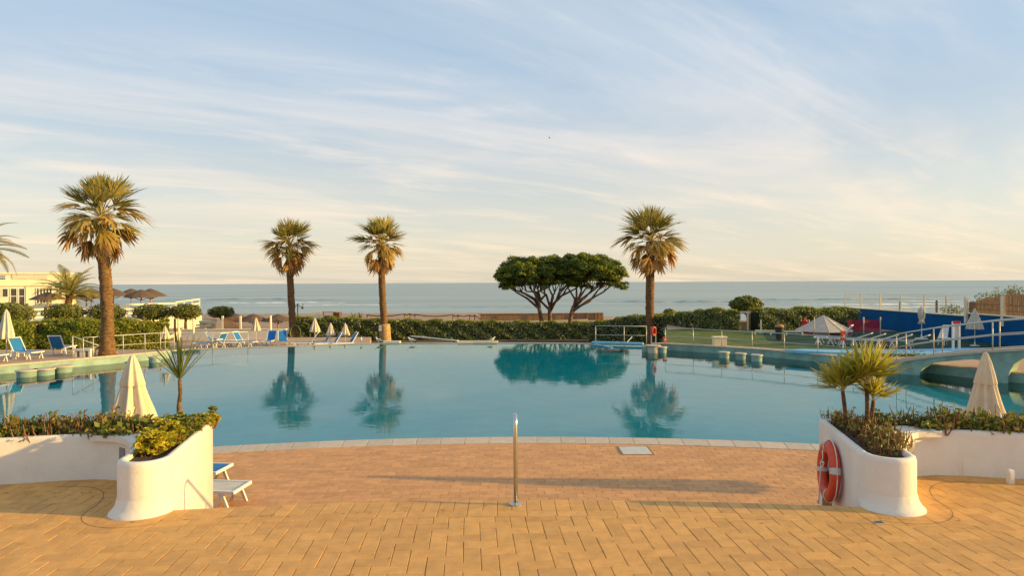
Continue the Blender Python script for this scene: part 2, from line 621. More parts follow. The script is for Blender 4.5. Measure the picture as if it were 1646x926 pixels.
def add_streaks(m, dark, amount):
    """thin irregular run-off stains and scuffs on painted render"""
    t = m.node_tree
    bs = t.nodes['Principled BSDF']
    src = bs.inputs['Base Color'].links[0].from_socket
    pos = N(t, 'ShaderNodeNewGeometry').outputs['Position']
    col = src
    for st, sc, lo, hi, am in (((9, 9, 0.7), 1.0, 0.60, 0.78, amount), ((3, 3, 3), 2.6, 0.62, 0.72, amount * 0.9), ((14, 14, 14), 3.0, 0.66, 0.72, amount * 1.2)):
        mp = N(t, 'ShaderNodeMapping')
        mp.inputs['Scale'].default_value = st
        t.links.new(pos, mp.inputs[0])
        nz = N(t, 'ShaderNodeTexNoise')
        nz.inputs['Scale'].default_value = sc
        nz.inputs['Detail'].default_value = 6
        nz.inputs['Roughness'].default_value = 0.65
        t.links.new(mp.outputs[0], nz.inputs['Vector'])
        col = mix_col(t, maprange(t, nz.outputs[0], lo, hi, 0.0, am), col, dark)
    t.links.new(col, bs.inputs['Base Color'])


add_streaks(M['white'], (0.38, 0.32, 0.25), 0.45)
add_streaks(M['turq'], (0.10, 0.12, 0.09), 0.6)
add_streaks(M['bluewall'], (0.02, 0.05, 0.08), 0.5)
add_streaks(M['tile'], (0.17, 0.095, 0.04), 0.35)
add_streaks(M['tile_low'], (0.19, 0.10, 0.05), 0.35)

# ================================================================== SETTING
def struct(o):
    o['kind'] = 'structure'
    return o


# sea, beach, low garden
ZS = -5.4
mb = MB()
mb.add([(-40000, 120, ZS), (40000, 120, ZS), (40000, 45000, ZS), (-40000, 45000, ZS)], [(0, 1, 2, 3)])
struct(mb.build('sea', M['sea']))

mb = MB()
xs = np.linspace(-400, 400, 81)
ys = [72, 80, 95, 110, 130, 150, 165, 180, 210]
for j, y in enumerate(ys):
    for x in xs:
        bend = 10 * math.sin(x * 0.013) + 4 * math.sin(x * 0.05)
        z = -3.0 - (y - 72) * 0.0245 + 0.10 * math.sin(x * 0.3 + y) * math.sin(y * 0.21) - bend * 0.004 * (y > 90) - max(0, x - 6) * 0.03 * min(1, (y - 72) / 40)
        mb.v.append((x, y, z))
nx = len(xs)
for j in range(len(ys) - 1):
    for i in range(nx - 1):
        a = j * nx + i
        mb.f.append((a, a + 1, a + nx + 1, a + nx))
struct(mb.build('beach', M['sand'], smooth=True))

mb = MB()
mb.add([(-120, 40, ZG - 0.6), (120, 40, ZG - 0.6), (120, 75, ZG - 0.5), (-120, 75, ZG - 0.5)], [(0, 1, 2, 3)])
struct(mb.build('garden_ground', M['earth']))


def wave(px0, px1, py, amp, w, foam, seed):
    """a low breaking swell with a ragged foam top"""
    r = random.Random(seed)
    a, b = gp(px0, py, ZS), gp(px1, py, ZS)
    n = 70
    prof = [(-1.0, 0.0), (-0.45, 0.35), (-0.1, 1.0), (0.15, 0.8), (0.5, 0.3), (1.0, 0.0)]
    mb = MB()
    ph = r.uniform(0, 9)
    for i in range(n + 1):
        u = i / n
        p = a.lerp(b, u)
        e = math.sin(PI * u) ** 0.5
        k = 0.65 + 0.35 * math.sin(u * 17 + ph) * math.sin(u * 41 + ph * 2) + r.uniform(-0.15, 0.15)
        for q, h in prof:
            mb.v.append((p.x, p.y + q * w * (0.6 + 0.4 * k) + 2.5 * math.sin(u * 9 + ph), ZS - 0.05 + amp * h * e * max(k, 0.15)))
    m = len(prof)
    for i in range(n):
        for k in range(m - 1):
            q = i * m + k
            mb.f.append((q, q + m, q + m + 1, q + 1))
    o = mb.build('breaking_wave', M['foam'] if foam else M['sea'], smooth=True)
    return tag(o, kind='stuff')


wave(325, 560, 487, 0.45, 3.0, True, 1)
wave(380, 700, 491, 0.25, 2.0, True, 2)
wave(1280, 1640, 489.5, 0.5, 3.2, True, 3)
wave(1330, 1646, 494.0, 0.35, 3.0, True, 4)
wave(1420, 1700, 484.5, 0.35, 3.0, True, 5)
wave(940, 1300, 486, 0.9, 5.0, False, 6)
wave(240, 560, 482, 0.9, 5.0, False, 7)
wave(1180, 1560, 482, 0.8, 5.0, False, 8)
wave(640, 1000, 495, 0.3, 3.0, False, 9)

# pool basin, water, decks --------------------------------------------------------
NEAR_R = 31.0
NEAR_C = 16.25 - NEAR_R


def near_edge(x, off=0.0):
    return NEAR_C + math.sqrt((NEAR_R + off) ** 2 - x * x)


rim_px = [(255, 566), (300, 561.8), (400, 558.4), (480, 556), (541, 553.6), (611, 552.2), (700, 552), (760, 551.6), (823, 551.6),
          (900, 552), (956, 552.8), (1046, 554.5)]
rim = [gp(x, y, ZW + 0.03) for x, y in rim_px]
left_edge = [gp(x, y, ZD) for x, y in ((-150, 602), (0, 588.7), (120, 578.7), (233, 568.8), (272, 565.2))]
right_edge = [gp(x, y, ZD) for x, y in ((1046, 552.6), (1063, 552.8), (1151, 557.6), (1229, 562.6), (1351, 573.7), (1419, 579.5))]
abut = Vector((16.3, 27.6, ZD))

water_poly = [(-34, 6), (34, 6), (34, 30), (right_edge[0].x + 1.2, right_edge[0].y + 1.0)] + [(p.x, p.y) for p in reversed(rim)] + \
             [(left_edge[-1].x - 1.5, left_edge[-1].y + 0.5), (-34, 26)]
mb = MB()
mb.add([(x, y, ZW) for x, y in ccw(water_poly)], [tuple(range(len(water_poly)))])
struct(mb.build('pool_water', M['water']))
mb = MB()
mb.add([(-36, 5, -1.80), (36, 5, -1.80), (36, 41, -1.80), (-36, 41, -1.80)], [(0, 1, 2, 3)])
struct(mb.build('pool_basin', M['basin']))

# infinity rim at the far side
mb = MB()
rim_caps = []
for i in range(len(rim) - 1):
    p, q = rim[i], rim[i + 1]
    d = (q - p).normalized()
    n = Vector((-d.y, d.x, 0))
    if n.y < 0:
        n = -n
    zt = ZW + 0.035
    pts = [p, q, q + n * 0.28, p + n * 0.28]
    mb.prism(ccw([(a.x, a.y) for a in pts]), -3.4, zt - 0.03)
    pts = [p - n * 0.006, q - n * 0.006, q + n * 0.30, p + n * 0.30]
    rim_caps.append(ccw([(a.x, a.y) for a in pts]))
rim_o = struct(mb.build('pool_rim', M['basin']))
for c in rim_caps:
    MB().prism(c, ZW + 0.006, ZW + 0.036).build('rim_cap', M['coping'], rim_o)


def deck(name, edge, back, zt, mat_top):
    poly = ccw([(p[0], p[1]) for p in edge] + [(p[0], p[1]) for p in back])
    o = struct(MB().prism(poly, -2.74, zt).build(name, M['turq']))
    top = MB().add([(x, y, zt + 0.004) for x, y in poly], [tuple(range(len(poly)))]).build('deck_paving', mat_top, o)
    mb = MB()
    for i in range(len(edge) - 1):
        p, q = Vector(edge[i][:2]).to_3d(), Vector(edge[i + 1][:2]).to_3d()
        L = (q - p).length
        d = (q - p).normalized()
        n = Vector((-d.y, d.x, 0))
        mid = (p + q) / 2
        if (Vector(back[0][:2]).to_3d() - mid).dot(n) < 0:
            n = -n
        k = max(1, int(L / 0.62))
        for j in range(k):
            a, b = p.lerp(q, j / k) + d * 0.004, p.lerp(q, (j + 1) / k) - d * 0.004
            c = (a + b) / 2 + n * 0.12
            mb2 = MB().box((0, 0, 0), ((b - a).length, 0.34, 0.07), ch=0.012)
            s = mb2.build('coping_stone', M['coping'], o)
            s.location = (c.x, c.y, zt + 0.018)
            s.rotation_euler = (0, 0, math.atan2(d.y, d.x))
    return o


deck('pool_deck_left', left_edge, [(-18.75, 35.6), (-75, 37.5), (-75, 22)], ZD, M['deck'])
isl = [gp(1487, 586, ZD), gp(1572, 595, ZD)]
right_outline = right_edge + [abut + Vector((0.9, 1.0, 0)), isl[0], isl[1], Vector((23, 20, 0)), Vector((34, 16, 0))]
deck('pool_deck_right', right_outline, [(60, 16), (60, 60), (34, 60), (14.3, 60), (right_edge[0].x + 1.3, right_edge[0].y + 1.2)], ZD, M['deck'])

# lawn and artificial turf on the right
lawn_poly = [gp(1072, 551.0, ZD), gp(1229, 559.0, ZD), gp(1300, 563.5, ZD), gp(1345, 566, ZD), gp(1480, 545, ZD), gp(1380, 530, ZD), gp(1150, 527, ZD), gp(1066, 531, ZD)]
mb = MB().add([(p.x, p.y, ZD + 0.012) for p in ccw(lawn_poly)], [tuple(range(len(lawn_poly)))])
struct(mb.build('lawn', M['lawn']))
M['turf'] = pmat('dark_turf', (0.012, 0.05, 0.018), 0.9, 0.2, 2.0, 0.5, 40)
turf = [gp(1235, 548.5, ZD), gp(1340, 558.5, ZD), gp(1560, 562, ZD), gp(1620, 558, ZD), gp(1450, 533, ZD), gp(1225, 535, ZD)]
mb = MB().add([(p.x, p.y, ZD + 0.02) for p in ccw(turf)], [tuple(range(len(turf)))])
struct(mb.build('play_turf', M['turf']))

# ------------------------------------------------------------------ terraces
TW, TL = 0.168, 0.336
NOSE_R = 27.0
NOSE_C = 7.73 - NOSE_R


def nose(x, off=0.0):
    return NOSE_C + math.sqrt((NOSE_R + off) ** 2 - x * x)


def clip_y(poly, x0, ylim, slope):
    """keep the side y <= ylim + slope*(x-x0)"""
    out = []
    n = len(poly)
    g = lambda p: p[1] - (ylim + slope * (p[0] - x0))
    for i in range(n):
        p, q = poly[i], poly[(i + 1) % n]
        a, b = g(p), g(q)
        if a <= 0:
            out.append(p)
        if a * b < 0:
            t = a / (a - b)
            out.append((p[0] + (q[0] - p[0]) * t, p[1] + (q[1] - p[1]) * t))
    return out


def slab_into(mb, poly, zt, th=0.03, ch=0.005):
    """a paver with a small chamfer, cut to poly"""
    n = len(poly)
    cx, cy = sum(p[0] for p in poly) / n, sum(p[1] for p in poly) / n
    o = len(mb.v)
    ins = []
    for x, y in poly:
        d = math.hypot(x - cx, y - cy) + 1e-6
        k = max(0, 1 - ch * 1.4 / d)
        ins.append((cx + (x - cx) * k, cy + (y - cy) * k))
    mb.v += [(x, y, zt - th) for x, y in poly] + [(x, y, zt - ch * 0.6) for x, y in poly] + [(x, y, zt) for x, y in ins]
    for k in (0, n):
        for i in range(n):
            j = (i + 1) % n
            mb.f.append((o + k + i, o + k + j, o + k + n + j, o + k + n + i))
    mb.f.append(tuple(o + 2 * n + i for i in range(n)))


tile_mesh = None


def paver_object(mesh, parent, x, y, z, rz, name='paver'):
    o = bpy.data.objects.new(name, mesh)
    COL.objects.link(o)
    o.parent = parent
    o.location = (x, y, z)
    o.rotation_euler = (random.uniform(-0.003, 0.003), random.uniform(-0.003, 0.003), rz)
    return o


def upper_terrace():
    pts = [(x, nose(x) - 0.02) for x in np.linspace(-4.3, 4.3, 30)]
    poly = [(-12, -3), (12, -3), (12, 9.0), (4.3, 9.0)] + list(reversed(pts)) + [(-4.3, 9.0), (-12, 9.0)]
    base = struct(MB().prism(ccw(poly), -1.32, -0.008).build('upper_terrace', M['grout']))
    g = 0.0030
    mbp = MB().box((0, 0, -0.015), (TL - 2 * g, TW - 2 * g, 0.03), ch=0.004)
    proto = mbp.build('paver', M['tile'], base)
    me = proto.data
    ang = R(3.74)
    ca, sa = math.cos(ang), math.sin(ang)
    cand, cut = [], []
    for m in range(-60, 61):
        for n in range(-30, 31):
            for kind in (0, 1):
                a, b = (m + 2 * n, -m + 2 * n) if kind == 0 else (m + 2 * n + 2, -m + 2 * n)
                w, h = (2, 1) if kind == 0 else (1, 2)
                lx, ly = (a + w / 2) * TW, (b + h / 2) * TW
                x, y = lx * ca - ly * sa, lx * sa + ly * ca + 4.0
                if not (1.5 < y < 9.2 and abs(x) < 8.5):
                    continue
                hw, hh = w * TW / 2 - g, h * TW / 2 - g
                quad = [(x + dx * ca - dy * sa, y + dx * sa + dy * ca) for dx, dy in ((-hw, -hh), (hw, -hh), (hw, hh), (-hw, hh))]
                far = [q for q in quad if abs(q[0]) < 4.6 and q[1] > nose(max(-5, min(5, q[0])), -0.54)]
                if abs(x) < 4.36 and far:
                    lim = nose(x, -0.545)
                    sl = -x / math.sqrt((NOSE_R - 0.545) ** 2 - x * x)
                    pc = clip_y(quad, x, lim, sl)
                    if len(pc) >= 3:
                        cut.append(pc)
                    continue
                cand.append((x, y, kind, quad))
    # the ones that show largest stay single pavers
    vis = [c for c in cand if 5.2 < c[1] and abs(c[0]) < 0.80 * c[1] + 0.1]
    vis.sort(key=lambda c: c[1])
    single = set(id(c) for c in vis[:262])
    field = MB()
    first = True
    for c in cand:
        if id(c) in single:
            if first:
                o = proto
                o.location = (c[0], c[1], 0)
                o.rotation_euler = (0, 0, ang + (PI / 2 if c[2] else 0))
                first = False
            else:
                paver_object(me, base, c[0], c[1], random.uniform(-0.0012, 0.0012), ang + (PI / 2 if c[2] else 0))
        else:
            slab_into(field, c[3], random.uniform(-0.0012, 0.0012))
    for pc in cut:
        slab_into(field, pc, random.uniform(-0.0012, 0.0012))
    tag(field.build('paver_field', M['tile'], base), kind='stuff')
    # edging courses along the step: one of stretchers, one of soldiers
    for r0, r1, step in ((-0.54, -0.37, TL), (-0.365, -0.01, TW)):
        k = math.ceil(9.1 / step)
        for i in range(k):
            x0, x1 = -4.55 + i * step + 0.003, -4.55 + (i + 1) * step - 0.003
            q = [(x0, nose(x0, r0)), (x1, nose(x1, r0)), (x1, nose(x1, r1)), (x0, nose(x0, r1))]
            cx, cy = (x0 + x1) / 2, sum(p[1] for p in q) / 4
            m2 = MB()
            slab_into(m2, [(a - cx, b - cy) for a, b in q], 0.0)
            o = m2.build('edge_paver', M['tile'], base)
            o.location = (cx, cy, 0.001 + random.uniform(-0.001, 0.001))
    return base


upper = upper_terrace()

# the steps going down (hidden behind the edge from the photo's place)
stp = None
for i in range(6):
    r0 = -0.02 + 0.32 * i
    zt = -0.186 * (i + 1)
    pts_a = [(x, nose(x, r0)) for x in np.linspace(-4.25, 4.35, 24)]
    pts_b = [(x, nose(x, r0 + 0.34)) for x in np.linspace(-4.25, 4.35, 24)]
    mbx = MB().prism(ccw(pts_a + list(reversed(pts_b))), -1.32, zt)
    if stp is None:
        stp = struct(mbx.build('steps', M['tile_low']))
    else:
        mbx.build('step', M['tile_low'], stp)


def lower_terrace():
    pts = [(x, near_edge(x, -0.6)) for x in np.linspace(-17, 17, 60)]
    poly = [(-17, 9.0), (17, 9.0)] + list(reversed(pts))
    base = struct(MB().prism(ccw(poly), -2.74, ZL - 0.006).build('lower_terrace', M['grout_low']))
    w, l, g = 0.178, 0.356, 0.0026
    cand = []
    field = MB()
    row = 0
    y = 9.4
    while y < 16.0:
        off = (row % 2) * l / 2 + random.uniform(-0.03, 0.03)
        x = -9 + off
        while x < 9:
            q = [(x + g, y + g), (x + l - g, y + g), (x + l - g, y + w - g), (x + g, y + w - g)]
            cx = x + l / 2
            lim = near_edge(cx, -0.615)
            if y < lim - 0.03:
                if y + w > lim - 0.03:
                    q = clip_y(q, cx, lim, -cx / math.sqrt(NEAR_R ** 2 - cx * cx))
                    if len(q) >= 3:
                        slab_into(field, q, ZL)
                else:
                    cand.append((cx, y + w / 2, q))
            x += l
        y += w
        row += 1
    vis = sorted([c for c in cand if c[1] > 11.45 and -0.455 * c[1] < c[0] < 0.48 * c[1]], key=lambda c: c[1])
    single = set(id(c) for c in vis[:300])
    me = None
    for c in cand:
        if id(c) in single:
            if me is None:
                o = MB().box((0, 0, -0.015), (l - 2 * g, w - 2 * g, 0.03), ch=0.004).build('paver', M['tile_low'], base)
                me = o.data
                o.location = (c[0], c[1], ZL)
            else:
                paver_object(me, base, c[0], c[1], ZL + random.uniform(-0.001, 0.001), 0)
        else:
            slab_into(field, c[2], ZL + random.uniform(-0.001, 0.001))
    tag(field.build('paver_field', M['tile_low'], base), kind='stuff')
    # stone edge of the pool
    a = -0.5
    n = 52
    for i in range(n):
        t0, t1 = -0.5 + i / n + 0.0001, -0.5 + (i + 1) / n - 0.0001
        q = []
        for t, r in ((t0, -0.6), (t1, -0.6), (t1, 0.04), (t0, 0.04)):
            q.append(((NEAR_R + r) * math.sin(t), NEAR_C + (NEAR_R + r) * math.cos(t)))
        cx, cy = sum(p[0] for p in q) / 4, sum(p[1] for p in q) / 4
        m2 = MB()
        slab_into(m2, [(u - cx, v - cy) for u, v in q], 0.0, 0.08, 0.012)
        o = m2.build('coping_stone', M['coping'], base)
        o.location = (cx, cy, ZL + 0.012)
    return base


lower = lower_terrace()
p = gp(1021, 725, ZL)
dc = thing('drain_cover', 'pale grey square metal access cover set in the lower terrace paving', 'drain cover', (p.x, p.y, ZL))
MB().box((p.x, p.y, ZL + 0.006), (0.66, 0.66, 0.012), ch=0.003).build('plate', M['grey'], dc)
mb = MB()
for sx, sy, lx, ly in ((0, 1, 0.74, 0.035), (0, -1, 0.74, 0.035), (1, 0, 0.035, 0.67), (-1, 0, 0.035, 0.67)):
    mb.box((p.x + sx * 0.3525, p.y + sy * 0.3525, ZL + 0.004), (lx, ly, 0.012))
mb.build('frame', M['grout_low'], dc)

# ================================================================== PLANTERS BESIDE THE STEPS
ZP, PK = 0.60, 1.0256


def planter_outline(off=0.0):
    """front outline of the right planter (x to the right), from the back of the step side round the nose to the wall"""
    pts = [(4.33 - off, 9.15), (3.95 - off, 7.36)]
    cx, cy, r = 4.235, 7.32, 0.285 + off
    for k in range(1, 16):
        a = PI + PI * k / 16
        pts.append((cx + r * math.cos(a), cy + r * math.sin(a)))
    pts += [(4.525 + off, 7.34), (4.57 + off, 7.52 - off * 0.4), (4.66 + off, 7.76 - off), (4.79 + off, 8.0 - off), (4.97 + off * 0.7, 8.21 - off),
            (5.2, 8.36 - off), (5.5, 8.41 - off), (5.9, 8.36 - off), (6.45, 8.23 - off), (7.2, 8.05 - off), (9.5, 7.55 - off)]
    return pts


def rounded_wall(mb, outer, inner, z0, z1):
    """wall between two outlines with a softly rounded top"""
    n = len(outer)
    rings = []
    for k, (t, z) in enumerate(((0, z0), (0, z1 - 0.05), (0.10, z1 - 0.015), (0.28, z1), (0.72, z1), (0.92, z1 - 0.015), (1, z1 - 0.05), (1, z1 - 0.10))):
        rings.append([(o[0] + (i[0] - o[0]) * t, o[1] + (i[1] - o[1]) * t, z) for o, i in zip(outer, inner)])
    for r in rings:
        mb.v += r
    for k in range(len(rings) - 1):
        for i in range(n):
            j = (i + 1) % n
            mb.f.append((k * n + i, k * n + j, (k + 1) * n + j, (k + 1) * n + i))
    return mb


def inset(poly, d):
    n = len(poly)
    out = []
    for i in range(n):
        p0, p1, p2 = Vector(poly[i - 1]), Vector(poly[i]), Vector(poly[(i + 1) % n])
        a, b = (p1 - p0).normalized(), (p2 - p1).normalized()
        na, nb = Vector((-a.y, a.x)), Vector((-b.y, b.x))
        m = (na + nb)
        m = m / max(m.length_squared, 0.3) * 2.0
        out.append((p1.x + m.x * d, p1.y + m.y * d))
    return out


def make_planter(side):
    mir = (lambda p: (p[0] * PK, p[1] * PK)) if side > 0 else (lambda p: (-p[0] * PK + 0.09, p[1] * PK))
    outer = planter_outline() + [(9.5, 8.12), (7.2, 8.62), (6.3, 8.86), (5.6, 9.0), (5.1, 9.2)]
    outer_m = ccw([mir(p) for p in outer])
    inner_m = inset(outer_m, 0.10)
    name = 'right' if side > 0 else 'left'
    lab = ('white rounded planter wall right of the steps with an orange lifebuoy leaning on it' if side > 0
           else 'white rounded planter wall left of the steps, its step side bright in the sun')
    t = thing('planter', lab, 'planter', (mir((4.235, 7.32))[0], 7.32 * PK, 0), 'planters flanking the steps')
    mb = rounded_wall(MB(), outer_m, inner_m, -1.31, ZP)
    mb.build('wall', M['white'], t, smooth=True)
    MB().add([(x, y, ZP - 0.045) for x, y in inner_m], [tuple(range(len(inner_m)))]).build('soil', M['soil'], t)
    # flared skirt round the foot of the nose
    prof = [(0.115, -0.004), (0.105, 0.02), (0.07, 0.04), (0.03, 0.09), (0.0, 0.18)]
    ang = [PI * (1.0 + 0.98 * k / 22) for k in range(23)]
    mb = MB()
    for e, z in prof:
        for k, a in enumerate(ang):
            s = math.sin(PI * k / 22) ** 0.35
            x, y = 4.235 + (0.286 + e * s) * math.cos(a), 7.32 + (0.286 + e * s) * math.sin(a)
            if k == 0:
                x, y = 3.945, 7.40
            mb.v.append((*mir((x, y)), z))
    # carry the skirt on along the inner curve towards the wall
    m = len(ang)
    for k in range(len(prof) - 1):
        for i in range(m - 1):
            a = k * m + i
            q = (a, a + 1, a + 1 + m, a + m)
            mb.f.append(q if side > 0 else tuple(reversed(q)))
    mb.build('skirt', M['white'], t, smooth=True)
    path = [(4.50, 7.30), (4.57, 7.52), (4.66, 7.76), (4.79, 8.0), (4.97, 8.21)]
    mb = MB()
    wds = [0.095, 0.085, 0.065, 0.035, 0.0]
    for (x, y), w in zip(path, wds):
        d = Vector((0.9, -0.45))
        mb.v += [(*mir((x + d.x * w, y + d.y * w)), -0.004), (*mir((x + d.x * w * 0.5, y + d.y * w * 0.5)), 0.04), (*mir((x - 0.01, y)), 0.17 * (w / 0.095) + 0.01)]
    for i in range(len(path) - 1):
        for k in range(2):
            q = (i * 3 + k, i * 3 + 3 + k, i * 3 + 4 + k, i * 3 + 1 + k)
            mb.f.append(q if side > 0 else tuple(reversed(q)))
    mb.build('skirt', M['white'], t, smooth=True)
    # curved edging pavers laid round the foot
    cx, cy = 4.235, 7.32
    arc = [(cx + 0.62 * math.cos(a), cy + 0.60 * math.sin(a), cx + 0.46 * math.cos(a), cy + 0.45 * math.sin(a)) for a in np.linspace(PI * 1.30, PI * 2.0, 15)]
    arc += [(4.862, 7.40, 0, 0), (4.88, 7.48, 0, 0), (4.91, 7.57, 0, 0), (4.95, 7.67, 0, 0), (5.005, 7.77, 0, 0), (5.075, 7.87, 0, 0), (5.17, 7.97, 0, 0), (5.29, 8.05, 0, 0), (5.44, 8.10, 0, 0), (5.62, 8.12, 0, 0), (5.85, 8.11, 0, 0)]
    rib = MB()
    for i in range(len(arc)):
        p0, p1 = Vector(mir(arc[max(i - 1, 0)][:2])), Vector(mir(arc[min(i + 1, len(arc) - 1)][:2]))
        d = (p1 - p0).normalized()
        c = Vector(mir(arc[i][:2]))
        rib.v += [(c.x - d.y * 0.003, c.y + d.x * 0.003, 0.0022), (c.x + d.y * 0.003, c.y - d.x * 0.003, 0.0022)]
    for i in range(len(arc) - 1):
        rib.f.append((2 * i, 2 * i + 1, 2 * i + 3, 2 * i + 2))
    rib.build('border_joint', M['joint'], upper)
    pl = [(4.66, 7.74), (4.80, 7.97), (4.98, 8.17), (5.22, 8.32), (5.55, 8.36), (5.50, 8.55), (5.28, 8.70), (5.02, 8.68), (4.84, 8.42), (4.70, 8.08)]
    MB().prism(ccw([mir(p) for p in pl]), ZP - 0.08, ZP - 0.004).build('ledge', M['white'], t)
    # recessed wall light by the nose: solid block, recess shade in its grey
    p = mir((5.07, 8.275))
    mb = MB().box((p[0], p[1] + 0.03, 0.34), (0.12, 0.08, 0.22), rz=(0.55 if side > 0 else -0.55))
    mb.build('niche_block', M['niche'], t)
    return t


planter_r, planter_l = make_planter(1), make_planter(-1)
p = gp(1622, 777, 0)
jb = thing('junction_box', 'small white cable box at the foot of the right white wall', 'box', (p.x, p.y - 0.02, 0))
MB().box((p.x, p.y - 0.02, 0.09), (0.065, 0.06, 0.18), ch=0.008).build('housing', M['plastic'], jb)
MB().box((p.x, p.y - 0.054, 0.10), (0.045, 0.008, 0.10)).build('lid', M['plastic'], jb)

# handrail of the steps -----------------------------------------------------------
hb = gp(829, 812, 0)
hr = thing('handrail', 'steel handrail standing in the middle of the steps', 'handrail', (hb.x, hb.y, 0))
top = 1.03
pts = [(hb.x, hb.y, 0.0), (hb.x, hb.y, top - 0.10)]
for k in range(1, 6):
    a = PI / 2 * k / 5 * 1.34
    pts.append((hb.x, hb.y + 0.10 * (1 - math.cos(a)), top - 0.10 + 0.10 * math.sin(a)))
end = Vector((hb.x, hb.y + 2.05, top - 1.18))
MB().tube(pts + [end], 0.024, 14).build('rail', M['steel'], hr, smooth=True)
for k, (dy, z) in enumerate(((0.98, -0.56), (1.95, -1.116))):
    zt = top - 0.0 - dy * 0.585
    MB().tube([(hb.x, hb.y + dy, z), (hb.x, hb.y + dy, zt)], 0.022, 12).build('post', M['steel'], hr, smooth=True)
MB().lathe([(0.075, 0), (0.075, 0.012), (0.05, 0.02), (0.03, 0.03)], 20, (hb.x, hb.y, 0.001)).build('base_flange', M['steel'], hr)

# lifebuoy leaning on the right planter --------------------------------------------
bc = at(1334, 757, 8.58)
lbx = 4.051 + (bc.y - 7.548) * 0.2123
lb = thing('lifebuoy', 'orange lifebuoy with grey bands and white cord on the right planter', 'lifebuoy', (lbx - 0.10, bc.y, 0.02))
RB, rb = 0.315, 0.082
nrm = Vector((-0.978, 0.208, 0.05)).normalized()
ex = Vector((0, 0, 1)).cross(nrm).normalized()
ey = nrm.cross(ex)
ctr = Vector((lbx - 0.085, bc.y, bc.z))


def torus(mb, R0, r0, a0, a1, n, m=12):
    o = len(mb.v)
    for i in range(n + 1):
        a = a0 + (a1 - a0) * i / n
        d = ex * math.cos(a) + ey * math.sin(a)
        for k in range(m):
            b = 2 * PI * k / m
            mb.v.append(tuple(ctr + d * (R0 + r0 * math.cos(b)) + nrm * (r0 * 0.8 * math.sin(b))))
    for i in range(n):
        for k in range(m):
            mb.f.append((o + i * m + k, o + i * m + (k + 1) % m, o + (i + 1) * m + (k + 1) % m, o + (i + 1) * m + k))


mb = MB()
torus(mb, RB, rb, 0, 2 * PI, 48, 14)
mb.build('ring', M['orange'], lb, smooth=True)
for a in (0.25, 1.75, 3.35, 4.95):
    mb = MB()
    torus(mb, RB, rb + 0.004, a - 0.11, a + 0.11, 4, 14)
    mb.build('reflective_band', M['tape'], lb, smooth=True)
mb = MB()
pts = []
for i in range(25):
    a = 2 * PI * i / 24
    sag = 0.028 * abs(math.sin(2 * (a - 0.25)))
    pts.append(ctr + (ex * math.cos(a) + ey * math.sin(a)) * (RB + rb + 0.004 + sag))
mb.tube(pts, 0.006, 6)
f0 = ctr + nrm * 0.09
loops = [(0.05, 0.16), (-0.06, 0.10), (0.10, 0.11), (-0.02, 0.0), (-0.05, -0.20), (-0.04, -0.36), (-0.05, -0.47)]
mb.tube([f0 + ex * a + ey * b for a, b in [(0.02, 0.27)] + loops], 0.008, 6)
mb.tube([f0 + ex * a + ey * b for a, b in [(-0.06, 0.10), (0.0, 0.02), (0.09, 0.07), (0.11, 0.12), (0.0, 0.13)]], 0.008, 6)
mb.build('cord', M['rope'], lb, smooth=True)

# ================================================================== PARASOLS
def parasol_proto(name, H, can, rb_, cap, rc, canvas, pleats=8, flare=1.0):
    """a folded parasol: pleated canopy, cap on top, pole and foot"""
    t = thing(name, '', 'parasol')
    z0, z1 = H - can, H
    n = 64

    def pleat(amp):
        return lambda r, z, a: r * (1 + amp * (0.5 + 0.5 * math.cos(pleats * a + 0.35 * math.sin(3 * z))) ** 1.5 - amp * 0.5 + 0.03 * math.sin(3 * a + 5 * z))
    prof = []
    for i in range(15):
        u = i / 14
        r = rb_ * (1 - u) ** flare * 0.985 + 0.03
        prof.append((r * (1.0 + 0.05 * math.sin(7 * u)), z0 + (z1 - 0.06 - z0) * u))
    MB().lathe(prof, n, (0, 0, 0), pleat(0.50), cap=False).build('canopy', canvas, t, smooth=True)
    prof = [(rc * 0.93, z1 - cap), (rc, z1 - cap + 0.02), (rc * 0.78, z1 - cap * 0.66), (rc * 0.50, z1 - cap * 0.30), (rc * 0.22, z1 - 0.03), (0.02, z1)]
    MB().lathe(prof, n, (0, 0, 0), pleat(0.32), cap=False).build('cap', canvas, t, smooth=True)
    MB().tube([(0, 0, 0.05), (0, 0, H - 0.05)], 0.024, 10).build('pole', M['plastic'], t, smooth=True)
    MB().lathe([(0.26, 0.0), (0.26, 0.05), (0.22, 0.08), (0.05, 0.10), (0.035, 0.28)], 20).build('base', M['grey'], t, smooth=True)
    MB().lathe([(rb_ * 0.55, z0 + can * 0.40), (rb_ * 0.555, z0 + can * 0.43)], 20, cap=False).build('strap', canvas, t)
    return t


pA = parasol_proto('parasol', 2.63, 1.72, 0.45, 0.60, 0.22, M['canvas'], 8, 0.85)
used = []
q = at(213, 571, 12.3)
place(pA, used, (q.x, q.y, ZL), 0.2, 'folded cream parasol behind the left white planter wall, large and sunlit', 'folded parasols by the steps', (q.z - ZL) / 2.63)
q = at(1584, 566, 11.8)
place(pA, used, (q.x, q.y, ZL), 0.9, 'folded cream parasol behind the right white planter wall, large', 'folded parasols by the steps', (q.z - ZL) / 2.63)
used[1].scale = (0.72, 0.72, (q.z - ZL) / 2.63)
used[0].scale = (0.92, 0.92, used[0].scale[2])

